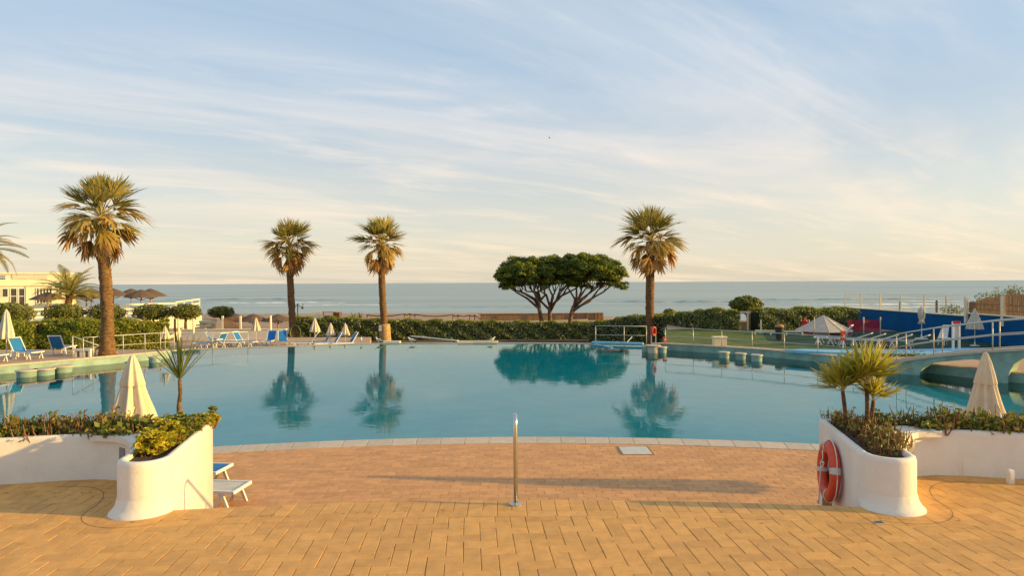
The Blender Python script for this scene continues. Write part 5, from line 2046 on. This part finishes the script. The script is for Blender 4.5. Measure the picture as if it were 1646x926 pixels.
# lamp post with two curled arms
q = at(478.5, 487, 68)
lp = thing('lamp_post', 'dark lamp post with curled arms just right of the second palm', 'lamp post', (q.x, 68, -3.2))
MB().tube([(q.x, 68, -3.2), (q.x, 68, -1.0), (q.x, 68, q.z)], [0.09, 0.06, 0.05], 10).build('post', M['dark'], lp, smooth=True)
for s in (1, -1):
    MB().tube([(q.x, 68, q.z - 0.15), (q.x + s * 0.25, 68, q.z - 0.42), (q.x + s * 0.5, 68, q.z - 0.40), (q.x + s * 0.58, 68, q.z - 0.15), (q.x + s * 0.45, 68, q.z - 0.08)], 0.03, 7).build('arm', M['dark'], lp, smooth=True)
    MB().lathe([(0.02, 0.05), (0.10, 0.0), (0.13, -0.12), (0.09, -0.2)], 12, (q.x + s * 0.5, 68, q.z - 0.45)).build('lamp_head', M['dark'], lp, smooth=True)

# things peeping over the dark hedge
q = at(508, 506, 76)
t = thing('notice_board', 'blank cream board peeping over the dark hedge above the left parasol', 'board', (q.x, 76, -3.1))
MB().box((q.x, 76, q.z), (1.15, 0.08, 0.72), ch=0.01).build('panel', M['building'], t)
for s in (-1, 1):
    MB().beam((q.x + s * 0.5, 76.08, -3.2), (q.x + s * 0.5, 76.08, q.z + 0.2), 0.07, 0.07).build('post', M['wood'], t)
q = at(533, 507, 78)
t = thing('beach_kiosk', 'small dark wooden kiosk with open front peeping over the dark hedge', 'kiosk', (q.x, 78, -3.2))
MB().box((q.x + 0.55, 78.6, (q.z + 0.35 - 3.2) / 2), (0.75, 1.2, q.z + 0.35 + 3.2)).build('cabin', M['darkwood'], t)
MB().box((q.x - 0.45, 78.6, (q.z - 0.1 - 3.2) / 2), (1.2, 1.0, q.z - 0.1 + 3.2)).build('counter', M['darkwood'], t)
MB().box((q.x - 0.3, 78.6, q.z + 0.36), (1.9, 1.5, 0.09)).build('roof', M['wood'], t)
MB().beam((q.x - 1.0, 78.1, q.z - 0.2), (q.x - 1.0, 78.1, q.z + 0.32), 0.08, 0.08).build('post', M['wood'], t)
for i, px in enumerate((567, 578)):
    q = at(px, 511, 72)
    t = thing('agave', 'spiky yellow-green plant behind the dark hedge, %s of two left of the third palm' % ('left', 'right')[i], 'plant', (q.x, 72, -3.2), 'spiky plants behind the hedge')
    MB().tube([(q.x, 72, -3.2), (q.x, 72, q.z - 0.2)], 0.16, 8).build('stem', M['bark'], t)
    me = BL_big = blade_mesh('leaf', 0.95, 0.06, 0.10, M['hedge_sun'])
    for k in range(16):
        frond_object('leaf', me, t, Vector((0, 0, q.z - 0.2 + 3.2)), k * 2.4, R(80 - 4.2 * k), 0, gs.uniform(0.7, 1.05))

# rope barrier of wooden posts on the sand ------------------------------------------
rp = thing('rope_fence', 'rope barrier on orange wooden posts running along the sand behind the hedge', 'fence', (at(655, 0, 82).x, 82, -3.4))
posts = [(590, 505.8), (650, 504.2), (659, 503.5), (667, 505), (728, 505.5), (736, 506.2), (755, 506.0), (763, 506.0), (778, 513)]
tops = []
for px, py in posts:
    q = at(px, py, 82)
    tops.append(q)
    MB().tube([(q.x, 82, -3.5), (q.x, 82, q.z)], 0.075, 8).build('post', M['wood'], rp)
for i in range(len(tops) - 1):
    a, b = tops[i], tops[i + 1]
    sag = 0.12 + 0.02 * (b - a).length
    pts = [a.lerp(b, k / 8) + Vector((0, -0.08, -0.05 - sag * math.sin(PI * k / 8))) for k in range(9)]
    MB().tube(pts, 0.075, 6).build('rope', M['darkwood'], rp, smooth=True)
wf = thing('wind_fence', 'low wooden fence with netting on the sand right of the pine trunks', 'fence', (at(945, 0, 80).x, 80, -3.4))
for k, px in enumerate((770, 812, 860, 905, 928, 944, 958, 963, 969)):
    q = at(px, 504.2 - (px - 770) * 0.008, 80)
    MB().beam((q.x, 80, -3.6), (q.x, 80, q.z), 0.13 if px > 940 else 0.08, 0.13 if px > 940 else 0.08).build('post', M['wood'], wf)
a, b = at(770, 505, 80.1), at(970, 503.4, 80.1)
MB().beam(a, b, 0.05, 0.09).build('rail', M['wood'], wf)
a, b = at(770, 512, 80.1), at(970, 511, 80.1)
M['mat'] = pmat('reed_netting', (0.30, 0.185, 0.105), 0.95, 0.2, 3.0, 0.6, 12, stretch=(4, 4, 0.5))
MB().beam(at(772, 510.6, 80.15), at(968, 509.4, 80.15), 0.02, 0.84).build('netting', M['mat'], wf)
t = thing('sand_ledge', 'pale sunlit plank edge behind the hedge between the pine trunks', 'ledge', (at(895, 0, 71).x, 72, -1.8))
MB().beam(at(846, 520.5, 73), at(945, 517, 73), 0.5, 0.5).build('plank', M['building'], t)
for px in (850, 890, 930):
    q = at(px, 520, 73)
    MB().beam((q.x, 73, -3.3), (q.x, 73, q.z), 0.2, 0.2).build('support', M['building'], t)

# white block with openings on the left deck
q = gp(131.5, 574.5, ZD)
t = thing('starting_block', 'white masonry block with two openings beside the sloping rail', 'block', (q.x, q.y + 0.25, ZD))
for x, w in ((-0.34, 0.10), (0.0, 0.26), (0.34, 0.10)):
    MB().box((q.x + x, q.y + 0.25, ZD + 0.155), (w, 0.45, 0.31)).build('pier', M['white'], t)
MB().box((q.x, q.y + 0.25, ZD + 0.355), (0.82, 0.5, 0.09), ch=0.01).build('top', M['white'], t)
MB().box((q.x, q.y + 0.44, ZD + 0.155), (0.77, 0.05, 0.30)).build('back', M['white'], t)
# small white side table beside the left parasol
q = gp(21, 575, ZD)
t = thing('side_table', 'small white plastic table beside the parasol on the left deck', 'table', (q.x, q.y + 0.3, ZD))
MB().box((q.x, q.y + 0.3, ZD + 0.46), (0.46, 0.46, 0.035), ch=0.008).build('top', M['plastic'], t)
for sx in (-1, 1):
    for sy in (-1, 1):
        MB().beam((q.x + sx * 0.2, q.y + 0.3 + sy * 0.2, ZD + 0.005), (q.x + sx * 0.17, q.y + 0.3 + sy * 0.17, ZD + 0.44), 0.04, 0.04).build('leg', M['plastic'], t)

# overflow plank behind the rim, in the middle
t = thing('plank', 'long grey plank lying slantwise before the dark hedge at the pool rim', 'plank', at(700, 546, 46))
MB().beam(at(661, 540.5, 47), at(736, 548, 45), 0.25, 0.06).build('board', M['grey'], t)
for px, py, d in ((668, 543, 46.9), (730, 549, 45.2)):
    q = at(px, py, d)
    MB().beam((q.x, d, -3.3), (q.x, d, q.z), 0.12, 0.12).build('support', M['dark'], t)
for px0, px1, py, lab in ((614, 641, 549.8, 'pale turquoise ledge at the foot of the third palm'), (735, 800, 550.0, 'pale turquoise ledge at the right end of the grey plank')):
    a, b = gp(px0, py + 1.5, ZW + 0.05), gp(px1, py + 1.5, ZW + 0.05)
    t = thing('overflow_ledge', lab, 'ledge', (a.x, a.y, -2.0))
    MB().beam(a + Vector((0, 0.55, 0.0)), b + Vector((0, 0.55, 0.0)), 0.4, 0.14).build('slab', M['building'], t)
    MB().beam(a + Vector((0, 0.6, -0.9)), b + Vector((0, 0.6, -0.9)), 0.3, 1.64).build('footing', M['turq'], t)
# blue trough at the rim left of the fourth palm
t = thing('pool_slide_trough', 'flat blue trough along the pool rim below the short railing', 'trough', gp(990, 553, ZW))
a, b = gp(953, 551.5, ZW + 0.14) , gp(1036, 553.8, ZW + 0.14)
MB().beam(a + Vector((0, 0.4, 0)), b + Vector((0, 0.4, 0)), 0.45, 0.12).build('trough', M['lightblue'], t)
MB().beam(gp(956, 553.2, ZW + 0.08), gp(984, 559, ZW + 0.02), 0.10, 0.05).build('float', M['lightblue'], t)
MB().beam(gp(1009, 552, ZW + 0.1) + Vector((0, 0.4, 0)), at(1016, 541.5, 42), 0.03, 0.03).build('pole', M['plastic'], t)

# ================================================================== RIGHT SIDE
# lifebuoy stand at the deck corner and small orange box
q = gp(1050.5, 553, ZD)
t = thing('lifebuoy_stand', 'orange lifebuoy on a pale stand at the deck corner before the fourth palm', 'lifebuoy stand', (q.x, q.y, ZD))
MB().beam((q.x - 0.13, q.y, ZD), (q.x - 0.13, q.y, ZD + 0.98), 0.05, 0.05).build('post', M['rail'], t)
MB().beam((q.x + 0.13, q.y, ZD), (q.x + 0.13, q.y, ZD + 0.98), 0.05, 0.05).build('post', M['rail'], t)
mb = MB()
for i in range(28):
    for k in range(8):
        a, b_ = 2 * PI * i / 28, 2 * PI * k / 8
        rr = 0.235 + 0.06 * math.cos(b_)
        u_, w_ = rr * math.cos(a), 0.05 * math.sin(b_)
        mb.v.append((q.x + 0.5 * u_ - 0.87 * w_, q.y - 0.10 + 0.87 * u_ * 0.3 + 0.5 * w_, ZD + 0.74 + rr * math.sin(a)))
for i in range(28):
    for k in range(8):
        mb.f.append((i * 8 + k, i * 8 + (k + 1) % 8, ((i + 1) % 28) * 8 + (k + 1) % 8, ((i + 1) % 28) * 8 + k))
mb.build('ring', M['orange'], t, smooth=True)
MB().box((q.x, q.y - 0.02, ZD + 0.74), (0.30, 0.02, 0.34)).build('back_plate', M['red'], t)
q = gp(1070, 552.5, ZD)
t = thing('rescue_box', 'small orange box on the right deck beside the lifebuoy stand', 'box', (q.x, q.y + 0.2, ZD))
MB().box((q.x, q.y + 0.2, ZD + 0.19), (0.20, 0.20, 0.36), ch=0.02).build('body', M['orange'], t)
MB().box((q.x, q.y + 0.09, ZD + 0.22), (0.12, 0.02, 0.10)).build('label_plate', M['plastic'], t)
# white electrical cabinet with slats
q = gp(1162, 557.5, ZD)
t = thing('utility_cabinet', 'low white slatted cabinet on the lawn edge behind the right railing', 'cabinet', (q.x, q.y + 0.5, ZD))
MB().box((q.x, q.y + 0.6, ZD + 0.24), (0.70, 0.4, 0.46)).build('body', M['building'], t)
MB().box((q.x, q.y + 0.6, ZD + 0.49), (0.78, 0.48, 0.05), ch=0.008).build('lid', M['building'], t)
for k in range(9):
    MB().box((q.x - 0.31 + 0.0775 * k, q.y + 0.385, ZD + 0.24), (0.05, 0.025, 0.42)).build('slat', M['building'], t)
# bin
q = gp(1253, 549, ZD)
t = thing('litter_bin', 'dark litter bin on a post on the lawn before the right hedge', 'bin', (q.x, q.y, ZD))
MB().lathe([(0.20, 0.12), (0.25, 0.75), (0.27, 0.77), (0.27, 0.82), (0.22, 0.83)], 18, (q.x, q.y, ZD)).build('body', M['dark'], t)
MB().lathe([(0.28, 0.85), (0.24, 0.95), (0.05, 1.02)], 18, (q.x, q.y, ZD)).build('lid', M['wood'], t, smooth=True)
MB().tube([(q.x, q.y, ZD), (q.x, q.y, ZD + 0.14)], 0.05, 8).build('foot', M['dark'], t)
# white gate frame in the hedge gap
x0, x1 = at(1186, 0, 47.4).x, at(1199, 0, 47.4).x
t = thing('gate_frame', 'white wooden gate frame standing in the gap of the right hedge', 'gate', ((x0 + x1) / 2, 47.4, ZD))
zt_ = z(1192, 503, 47.4)
for x in (x0, x1):
    MB().box((x, 47.4, (ZD + zt_) / 2), (0.12, 0.12, zt_ - ZD)).build('post', M['building'], t)
MB().box(((x0 + x1) / 2 - 0.1, 47.4, zt_ + 0.05), (x1 - x0 + 0.6, 0.14, 0.10)).build('lintel', M['building'], t)
MB().box(((x0 + x1) / 2, 47.4, ZD + (zt_ - ZD) * 0.52), (x1 - x0 - 0.12, 0.06, 0.08)).build('rail', M['building'], t)
MB().box(((x0 + x1) / 2, 47.42, ZD + (zt_ - ZD) * 0.25), (x1 - x0 - 0.13, 0.03, (zt_ - ZD) * 0.46)).build('door_leaf', M['wood'], t)
t = thing('bamboo_screen', 'yellow bamboo screen right of the white gate frame', 'screen', (at(1206, 0, 48).x, 48, ZD))
for k in range(13):
    x = at(1200.5 + k * 0.95, 0, 48).x
    MB().tube([(x, 48, ZD), (x + gs.uniform(-0.02, 0.02), 48, z(1206, 499 + gs.uniform(-1, 1.5), 48))], 0.022, 6).build('cane', M['bark_base'], t)
for zz in (0.3, 1.1):
    MB().beam((at(1200, 0, 48).x, 47.96, ZD + zz), (at(1213, 0, 48).x, 47.96, ZD + zz), 0.03, 0.04).build('tie', M['wood'], t)
# low white kerb along the back of the lawn
t = thing('kerb_rail', 'long pale low rail at the back of the lawn before the hedge', 'rail', (at(1285, 0, 46).x, 46, ZD))
a, b = gp(1214, 531.5, ZD + 0.28), gp(1290, 533.5, ZD + 0.28)
MB().beam(a, b, 0.12, 0.10).build('rail', M['building'], t)
for k in range(4):
    p = a.lerp(b, k / 3)
    MB().beam((p.x, p.y, ZD), (p.x, p.y, ZD + 0.24), 0.08, 0.08).build('post', M['building'], t)
for i, (px, py0, py1, lab) in enumerate(((1223, 514, 536, 'thin white pole at the back of the lawn left of the bin'), (1301, 514.5, 536, 'thin white pole right of the red parasol'), (1309, 510.5, 540, 'thin white pole at the left side of the play tent'))):
    q = gp(px, py1, ZD)
    t = thing('pole', lab, 'pole', q)
    zt_ = at(px, py0, q.y).z
    MB().tube([q, (q.x, q.y, zt_)], 0.035, 8).build('shaft', M['rail'], t)
    MB().lathe([(0.16, 0), (0.16, 0.05), (0.05, 0.08)], 12, q).build('foot', M['grey'], t)

# play tent
q = gp(1344, 541, ZD)
t = thing('play_tent', 'low round play tent with pointed beige roof on the turf', 'tent', (q.x, q.y + 1.6, ZD))
cx, cy = q.x, q.y + 1.7
rt = 43.5 / F * cy
za, ze = at(1342, 506.5, cy).z, at(1344, 531.5, cy).z
n = 12
mb = MB()
for r_, zz in ((rt, ze), (rt * 0.55, ze + (za - ze) * 0.42), (rt * 0.10, za - 0.10), (0.02, za)):
    for k in range(n):
        a = 2 * PI * (k + 0.5) / n
        mb.v.append((cx + r_ * math.cos(a), cy + r_ * math.sin(a), zz))
for i in range(3):
    for k in range(n):
        mb.f.append((i * n + k, i * n + (k + 1) % n, (i + 1) * n + (k + 1) % n, (i + 1) * n + k))
rf = mb.build('roof', M['tentcloth'], t)
for k in range(n):
    a = 2 * PI * (k + 0.5) / n
    MB().tube([(cx + rt * 1.0 * math.cos(a), cy + rt * math.sin(a), ze + 0.012), (cx + rt * 0.55 * math.cos(a), cy + rt * 0.55 * math.sin(a), ze + (za - ze) * 0.42 + 0.012), (cx + rt * 0.1 * math.cos(a), cy + rt * 0.1 * math.sin(a), za - 0.09)], 0.018, 5).build('seam', M['canvas_dull'], rf)
    b_ = 2 * PI * (k + 1.5) / n
    pa, pb = Vector((cx + rt * 0.95 * math.cos(a), cy + rt * 0.95 * math.sin(a), 0)), Vector((cx + rt * 0.95 * math.cos(b_), cy + rt * 0.95 * math.sin(b_), 0))
    for zz, mt in ((ZD + 0.10, 'tentcloth'), (ze - 0.10, 'red' if k % 3 == 0 else 'tentcloth')):
        MB().beam(pa + Vector((0, 0, zz)), pb + Vector((0, 0, zz)), 0.03, 0.17).build('side_panel', M[mt], t)
    MB().tube([(pa.x, pa.y, ZD), (pa.x, pa.y, ze)], 0.03, 6).build('pole', M['rail'], t)
# pale frame standing behind the tent roof
# red net with poles
a, b = gp(1364, 540, ZD), gp(1412.5, 541, ZD)
t = thing('safety_net', 'dark red net stretched between two pale poles before the blue wall', 'net', (b.x, b.y + 2, ZD))
ya = 43.5
xa, xb, xc = at(1360, 0, ya).x, at(1385, 0, ya).x, at(1412, 0, ya).x
zt_ = z(1385, 513.5, ya)
MB().box(((xa + xc) / 2, ya, (ZD + 0.1 + zt_) / 2), (xc - xa, 0.012, zt_ - ZD - 0.2)).build('net', M['net'], t)
for x in (xb, xc):
    MB().tube([(x, ya - 0.04, ZD), (x, ya - 0.04, zt_ + 0.15)], 0.045, 8).build('pole', M['rail'], t)
# orange post box
q = gp(1355, 561, ZD)
t = thing('rescue_post', 'orange rescue box on a white post beside the clustered loungers', 'rescue post', q)
zt_ = at(1355, 531, q.y).z
MB().tube([q, (q.x, q.y, zt_ - 0.2)], 0.035, 8).build('post', M['plastic'], t)
MB().box((q.x, q.y - 0.03, zt_ - 0.28), (0.22, 0.14, 0.52), ch=0.03).build('box', M['orange'], t)
MB().box((q.x, q.y - 0.105, zt_ - 0.30), (0.09, 0.012, 0.12)).build('emblem', M['canvas'], t)

# blue wall with its fence
wx = lambda d: 25.9 - (44 - d) * 0.03 + 2.1
BWX = 27.9
pts = [(28.2, 56), (27.9, 48), (27.6, 40), (27.3, 32), (27.0, 26)]
t = thing('blue_wall', 'long dark blue painted wall closing the garden on the right', 'wall', (27.7, 44, ZD))
zt1, zt2 = 0.62, 0.82
WB = [at(1356, 494.5, 54), at(1551, 508.5, 38.5)]
dirw = (WB[1] - WB[0])
WB2 = [at(1555, 504.5, 38.2), at(1700, 515.5, 31.0)]
for a, b in (WB, WB2):
    d = (b - a).to_2d().normalized()
    nn = Vector((-d.y, d.x)) * 0.25
    if nn.x < 0:
        nn = -nn
    vs = []
    for p in (a, b):
        for o_ in (Vector((0, 0)), nn):
            vs += [(p.x + o_.x, p.y + o_.y, -1.4), (p.x + o_.x, p.y + o_.y, p.z)]
    MB().add(vs, [(0, 4, 5, 1), (2, 3, 7, 6), (1, 5, 7, 3), (0, 1, 3, 2), (4, 6, 7, 5)]).build('wall_section', M['bluewall'], t)
    MB().beam(a + Vector((nn.x / 2, nn.y / 2, 0.03)), b + Vector((nn.x / 2, nn.y / 2, 0.03)), 0.34, 0.06).build('coping', M['building'], t)
t = thing('wire_fence', 'white post and wire fence standing on top of the blue wall', 'fence', WB[0])
a, b = WB[0] + Vector((0.15, 0, 0.06)), WB[1] + Vector((0.15, 0, 0.06))
for k in range(7):
    p = a.lerp(b, (0, 0.17, 0.36, 0.54, 0.72, 0.87, 0.99)[k])
    MB().beam(p, p + Vector((0, 0, 1.15)), 0.08, 0.08).build('post', M['building'], t)
for h in (0.12, 0.3, 0.48, 0.66, 0.84, 1.02, 1.13):
    MB().tube([a + Vector((0, 0, h)), b + Vector((0, 0, h))], 0.010, 5).build('wire', M['building'], t)
for k in range(56):
    p = a.lerp(b, k / 55)
    MB().tube([p, p + Vector((0, 0, 1.13))], 0.005, 4).build('wire', M['building'], t)
for px, py, d, lab in ((1447, 485, 44, 'dark wooden stake behind the wire fence, left of two'), (1505.5, 483, 42, 'dark wooden stake behind the wire fence, right of two')):
    q = at(px, py, d + 2)
    t = thing('stake', lab, 'stake', (q.x + 0.3, q.y, -1.0))
    MB().tube([(q.x, q.y, -1.0), (q.x, q.y, q.z - 0.1), (q.x, q.y, q.z)], [0.09, 0.08, 0.07], 8).build('shaft', M['darkwood'], t)
    MB().lathe([(0.13, 0), (0.13, 0.1), (0.09, 0.14)], 8, (q.x, q.y, -1.0)).build('collar', M['darkwood'], t)
t = thing('reed_fence', 'reed fence between white posts above the right end of the blue wall', 'fence', WB2[0])
a, b = WB2[0] + Vector((0.2, 0.1, 0.05)), WB2[1] + Vector((0.2, 0.1, 0.05))
for k in range(120):
    p = a.lerp(b, k / 119.0) + Vector((0, gs.uniform(-0.02, 0.02), 0))
    hh = (0.62 + 0.55 * min(1, k / 55.0)) * gs.uniform(0.92, 1.06)
    MB().beam(p, p + Vector((gs.uniform(-0.02, 0.02), 0, hh)), 0.02, 0.055 if k % 3 else 0.04).build('reed', M['mat'], t)
for px, py in ((1553, 479), (1612, 476)):
    d = 38.2 if px < 1560 else 35.0
    q = at(px, py, d)
    MB().beam((q.x, d, 0.1), (q.x, d, q.z), 0.16, 0.16).build('post', M['building'], t)
for h in (0.25, 0.55):
    MB().beam(a + Vector((0, -0.06, h)), b + Vector((0, -0.06, h)), 0.02, 0.04).build('rail', M['wood'], t)


def dune_plant(label, px, py, w, h, d, seed, n=500):
    g = random.Random(seed)
    gr = np.random.default_rng(seed)
    q = at(px, py, d)
    t = thing('wild_bush', label, 'bush', (q.x, q.y, -1.0), 'wild bushes behind the reed fence')
    st = MB()
    P = []
    for k in range(26):
        e = Vector((q.x + g.uniform(-w, w), q.y + g.uniform(-0.4, 0.4), q.z + h * g.uniform(-0.2, 1.0)))
        st.tube([(q.x + (e.x - q.x) * 0.4, q.y, -1.0), ((q.x + 2 * e.x) / 3, q.y, (e.z - 1.0) * 0.6), tuple(e)], [0.03, 0.02, 0.008], 4)
        for j in range(n // 26):
            P.append(e + Vector((g.gauss(0, 0.16), g.gauss(0, 0.16), g.gauss(-0.1, 0.16))))
    st.build('stems', M['succ_stem'], t)
    P = np.array([tuple(p) for p in P])
    arr_mesh('foliage', leaves(P, gr.normal(0, 1, P.shape) + np.array([0, -0.3, 0.5]), 0.13, 0.4, 0.6), 4, M['shrub'], t)


dune_plant('dark straggly bush above the reed fence at the right edge', 1636, 480, 1.3, 0.75, 38, 1, 1100)
dune_plant('straggly bush above the reed fence left of the right edge', 1592, 489, 0.9, 0.55, 40, 2, 600)
dune_plant('low dry bush seen through the wire fence', 1532, 499, 1.0, 0.35, 42, 3, 500)

# paddling pool with light blue surround
cx, cy = 19.7, 35.8
mb = MB()
outl = [gp(1262, 562.5, ZD + 0.14), gp(1300, 564.8, ZD + 0.14), gp(1350, 566.8, ZD + 0.14), gp(1440, 568.3, ZD + 0.14), gp(1520, 567.2, ZD + 0.14), gp(1590, 565, ZD + 0.14),
        gp(1632, 562.2, ZD + 0.14), gp(1605, 559.3, ZD + 0.14), gp(1540, 559.5, ZD + 0.14), gp(1440, 562.3, ZD + 0.14), gp(1350, 561.8, ZD + 0.14), gp(1290, 560.8, ZD + 0.14)]
t = thing('paddling_pool', 'light blue painted surround of a paddling pool behind the right railing', 'pool', (cx, cy, ZD))
MB().prism(ccw([(p.x, p.y) for p in outl]), ZD + 0.008, ZD + 0.14).build('surround', M['lightblue'], t)
gc = [gp(px, py, ZD) for px, py in ((1395, 571), (1420, 573), (1460, 572.5), (1500, 570.5), (1440, 570.0))]
P = []
for k in range(2200):
    a = gs.choice(gc)
    b = gs.choice(gc)
    p = a.lerp(b, gs.random())
    P.append((p.x + gs.gauss(0, 0.2), p.y + gs.gauss(0, 0.2), ZD + abs(gs.gauss(0.04, 0.05))))
o = arr_mesh('ground_cover', leaves(np.array(P), np.tile([0, -0.2, 1.0], (len(P), 1)), 0.12, 0.5, 0.7), 4, M['shrub'])
tag(o, 'dark green ground cover between the right deck edge and the paddling pool', 'ground cover', kind='stuff')

# white shower frame, leaning pole, base stones before the blue wall
q = gp(1537, 567.5, ZD)
t = thing('shower_frame', 'white frame of two posts with a red topped board before the blue wall', 'shower', (q.x, q.y, ZD))
zt_ = at(1537, 517, q.y).z
for s in (-1, 1):
    MB().beam((q.x + s * 0.15, q.y, ZD), (q.x + s * 0.15, q.y, zt_), 0.085, 0.085).build('post', M['plastic'], t)
MB().box((q.x, q.y + 0.01, ZD + (zt_ - ZD) * 0.68), (0.21, 0.03, (zt_ - ZD) * 0.55)).build('board', M['grey'], t)
MB().box((q.x, q.y - 0.0, zt_ - 0.05), (0.34, 0.10, 0.13)).build('header', M['red'], t)
q = gp(1506, 549, ZD)
t = thing('leaning_pole', 'pale pole leaning towards the blue wall', 'pole', q)
MB().tube([q, at(1515.5, 525, q.y + 0.6)], 0.035, 8).build('shaft', M['rail'], t)
MB().lathe([(0.38, 0), (0.38, 0.05), (0.1, 0.08)], 16, q).build('foot', M['grey'], t)
q = gp(1520, 556, ZD)
t = thing('garden_chair', 'white plastic chair with tall back before the blue wall', 'chair', (q.x, q.y, ZD))
MB().box((q.x, q.y, ZD + 0.42), (0.5, 0.5, 0.04), ch=0.01).build('seat', M['plastic'], t)
mb = MB().add([(q.x - 0.25, q.y + 0.2, ZD + 0.42), (q.x + 0.25, q.y + 0.2, ZD + 0.42), (q.x + 0.52, q.y + 0.45, ZD + 1.12), (q.x + 0.18, q.y + 0.45, ZD + 1.12),
               (q.x - 0.25, q.y + 0.24, ZD + 0.42), (q.x + 0.25, q.y + 0.24, ZD + 0.42), (q.x + 0.52, q.y + 0.49, ZD + 1.12), (q.x + 0.18, q.y + 0.49, ZD + 1.12)],
              [(0, 1, 2, 3), (4, 7, 6, 5), (0, 3, 7, 4), (1, 5, 6, 2), (2, 6, 7, 3), (0, 4, 5, 1)])
mb.build('backrest', M['plastic'], t)
for sx in (-1, 1):
    for sy in (-1, 1):
        MB().beam((q.x + sx * 0.25, q.y + sy * 0.25, ZD + 0.02), (q.x + sx * 0.2, q.y + sy * 0.2, ZD + 0.42), 0.04, 0.05).build('leg', M['plastic'], t)

# ================================================================== BIRDS
def gull_proto():
    t = thing('gull', '', 'gull')
    mb = MB()
    # one continuous body along x: tail at -x, head at +x
    cen = [(-0.24, 0.15), (-0.17, 0.165), (-0.09, 0.18), (0.0, 0.185), (0.08, 0.205), (0.125, 0.25), (0.145, 0.29), (0.17, 0.315), (0.195, 0.318), (0.213, 0.315)]
    rad = [0.008, 0.028, 0.055, 0.068, 0.060, 0.042, 0.034, 0.036, 0.028, 0.010]
    mb.tube([(x, 0, zz) for x, zz in cen], rad, 12)
    mb.build('body', M['gull'], t, smooth=True)
    for s in (-1, 1):
        MB().add([(0.07, s * 0.060, 0.215), (-0.05, s * 0.074, 0.235), (-0.16, s * 0.050, 0.205), (-0.29, s * 0.015, 0.165), (-0.12, s * 0.062, 0.165), (0.03, s * 0.070, 0.175)],
                 [(0, 1, 2, 3, 4, 5)]).build('wing', M['gullgrey'], t)
        MB().tube([(0.01, s * 0.025, 0.13), (0.015, s * 0.025, 0.06), (0.005, s * 0.025, 0.0)], 0.006, 5).build('leg', M['beak'], t)
        MB().add([(-0.005, s * 0.025, 0.004), (0.055, s * 0.05, 0.003), (0.065, s * 0.025, 0.003), (0.055, s * 0.0, 0.003)], [(0, 1, 2, 3)]).build('foot', M['beak'], t)
    MB().tube([(0.205, 0, 0.316), (0.235, 0, 0.31), (0.26, 0, 0.298)], [0.011, 0.009, 0.003], 6).build('beak', M['beak'], t)
    return t


gl_, gu = gull_proto(), []
for px, rz, lab in ((580, 1.9, 'gull standing on the pool rim, leftmost of the four, facing away'), (608, 2.8, 'gull crouched on the pool rim beside the third palm'),
                    (661, 3.1, 'gull on the pool rim just right of the third palm'), (790, 0.1, 'gull on the pool rim nearest to the pine trees')):
    # find the rim under this pixel
    for i in range(len(rim) - 1):
        if rim_px[i][0] <= px <= rim_px[i + 1][0]:
            f = (px - rim_px[i][0]) / (rim_px[i + 1][0] - rim_px[i][0])
            q = rim[i].lerp(rim[i + 1], f)
    place(gl_, gu, (q.x, q.y + 0.13, ZW + 0.036), rz, lab, 'gulls on the pool rim', 1.15)
q = at(883, 221, 60)
bd = thing('flying_bird', 'small dark bird flying high in the middle of the sky', 'bird', q)
MB().tube([q + Vector((-0.02, -0.22, 0)), q + Vector((0, -0.1, 0.01)), q + Vector((0, 0.1, 0.02)), q + Vector((0, 0.24, 0.0))], [0.01, 0.045, 0.05, 0.01], 8).build('body', M['dark'], bd, smooth=True)
for s, dx, dz in ((-1, -0.05, 0.26), (1, 0.10, -0.06)):
    MB().add([q + Vector((0, -0.06, 0.02)), q + Vector((dx * 0.6, -0.1, dz * 0.6)), q + Vector((dx, 0.02, dz)), q + Vector((dx * 0.5, 0.09, dz * 0.5)), q + Vector((0, 0.09, 0.02))], [(0, 1, 2, 3, 4)]).build('wing', M['dark'], bd)

# ================================================================== SMALL THINGS ON THE TERRACE
q = gp(1413, 841, 0)
t = thing('floor_drain', 'small dark floor drain in the paving before the right planter', 'drain', (q.x, q.y, 0))
MB().box((q.x, q.y, 0.003), (0.10, 0.08, 0.006)).build('rim', M['grey'], t)
for k in range(4):
    MB().box((q.x - 0.033 + 0.022 * k, q.y, 0.0075), (0.010, 0.060, 0.004)).build('slot', M['dark'], t)
P = []
gl2 = random.Random(99)
for k in range(130):
    m = k % 3
    if m == 0:
        x = gl2.uniform(-4.2, 4.2)
        P.append((x, nose(x, -0.36) + gl2.gauss(0, 0.02), 0.006))
    elif m == 1:
        sx = gl2.choice((-1, 1))
        x = gl2.uniform(4.9, 6.5)
        P.append((sx * x, 8.25 - (x - 4.9) * 0.05 + gl2.gauss(0, 0.12) - 0.1, 0.006))
    else:
        P.append((gl2.uniform(-6, 6), gl2.uniform(5.4, 8.0), 0.006))
o = arr_mesh('leaf_litter', leaves(np.array(P), np.tile([0, 0, 3.0], (len(P), 1)), 0.035, 0.5, 0.5), 4, M['dead'])
tag(o, 'small dry leaves scattered over the herringbone paving', 'leaf litter', kind='stuff')
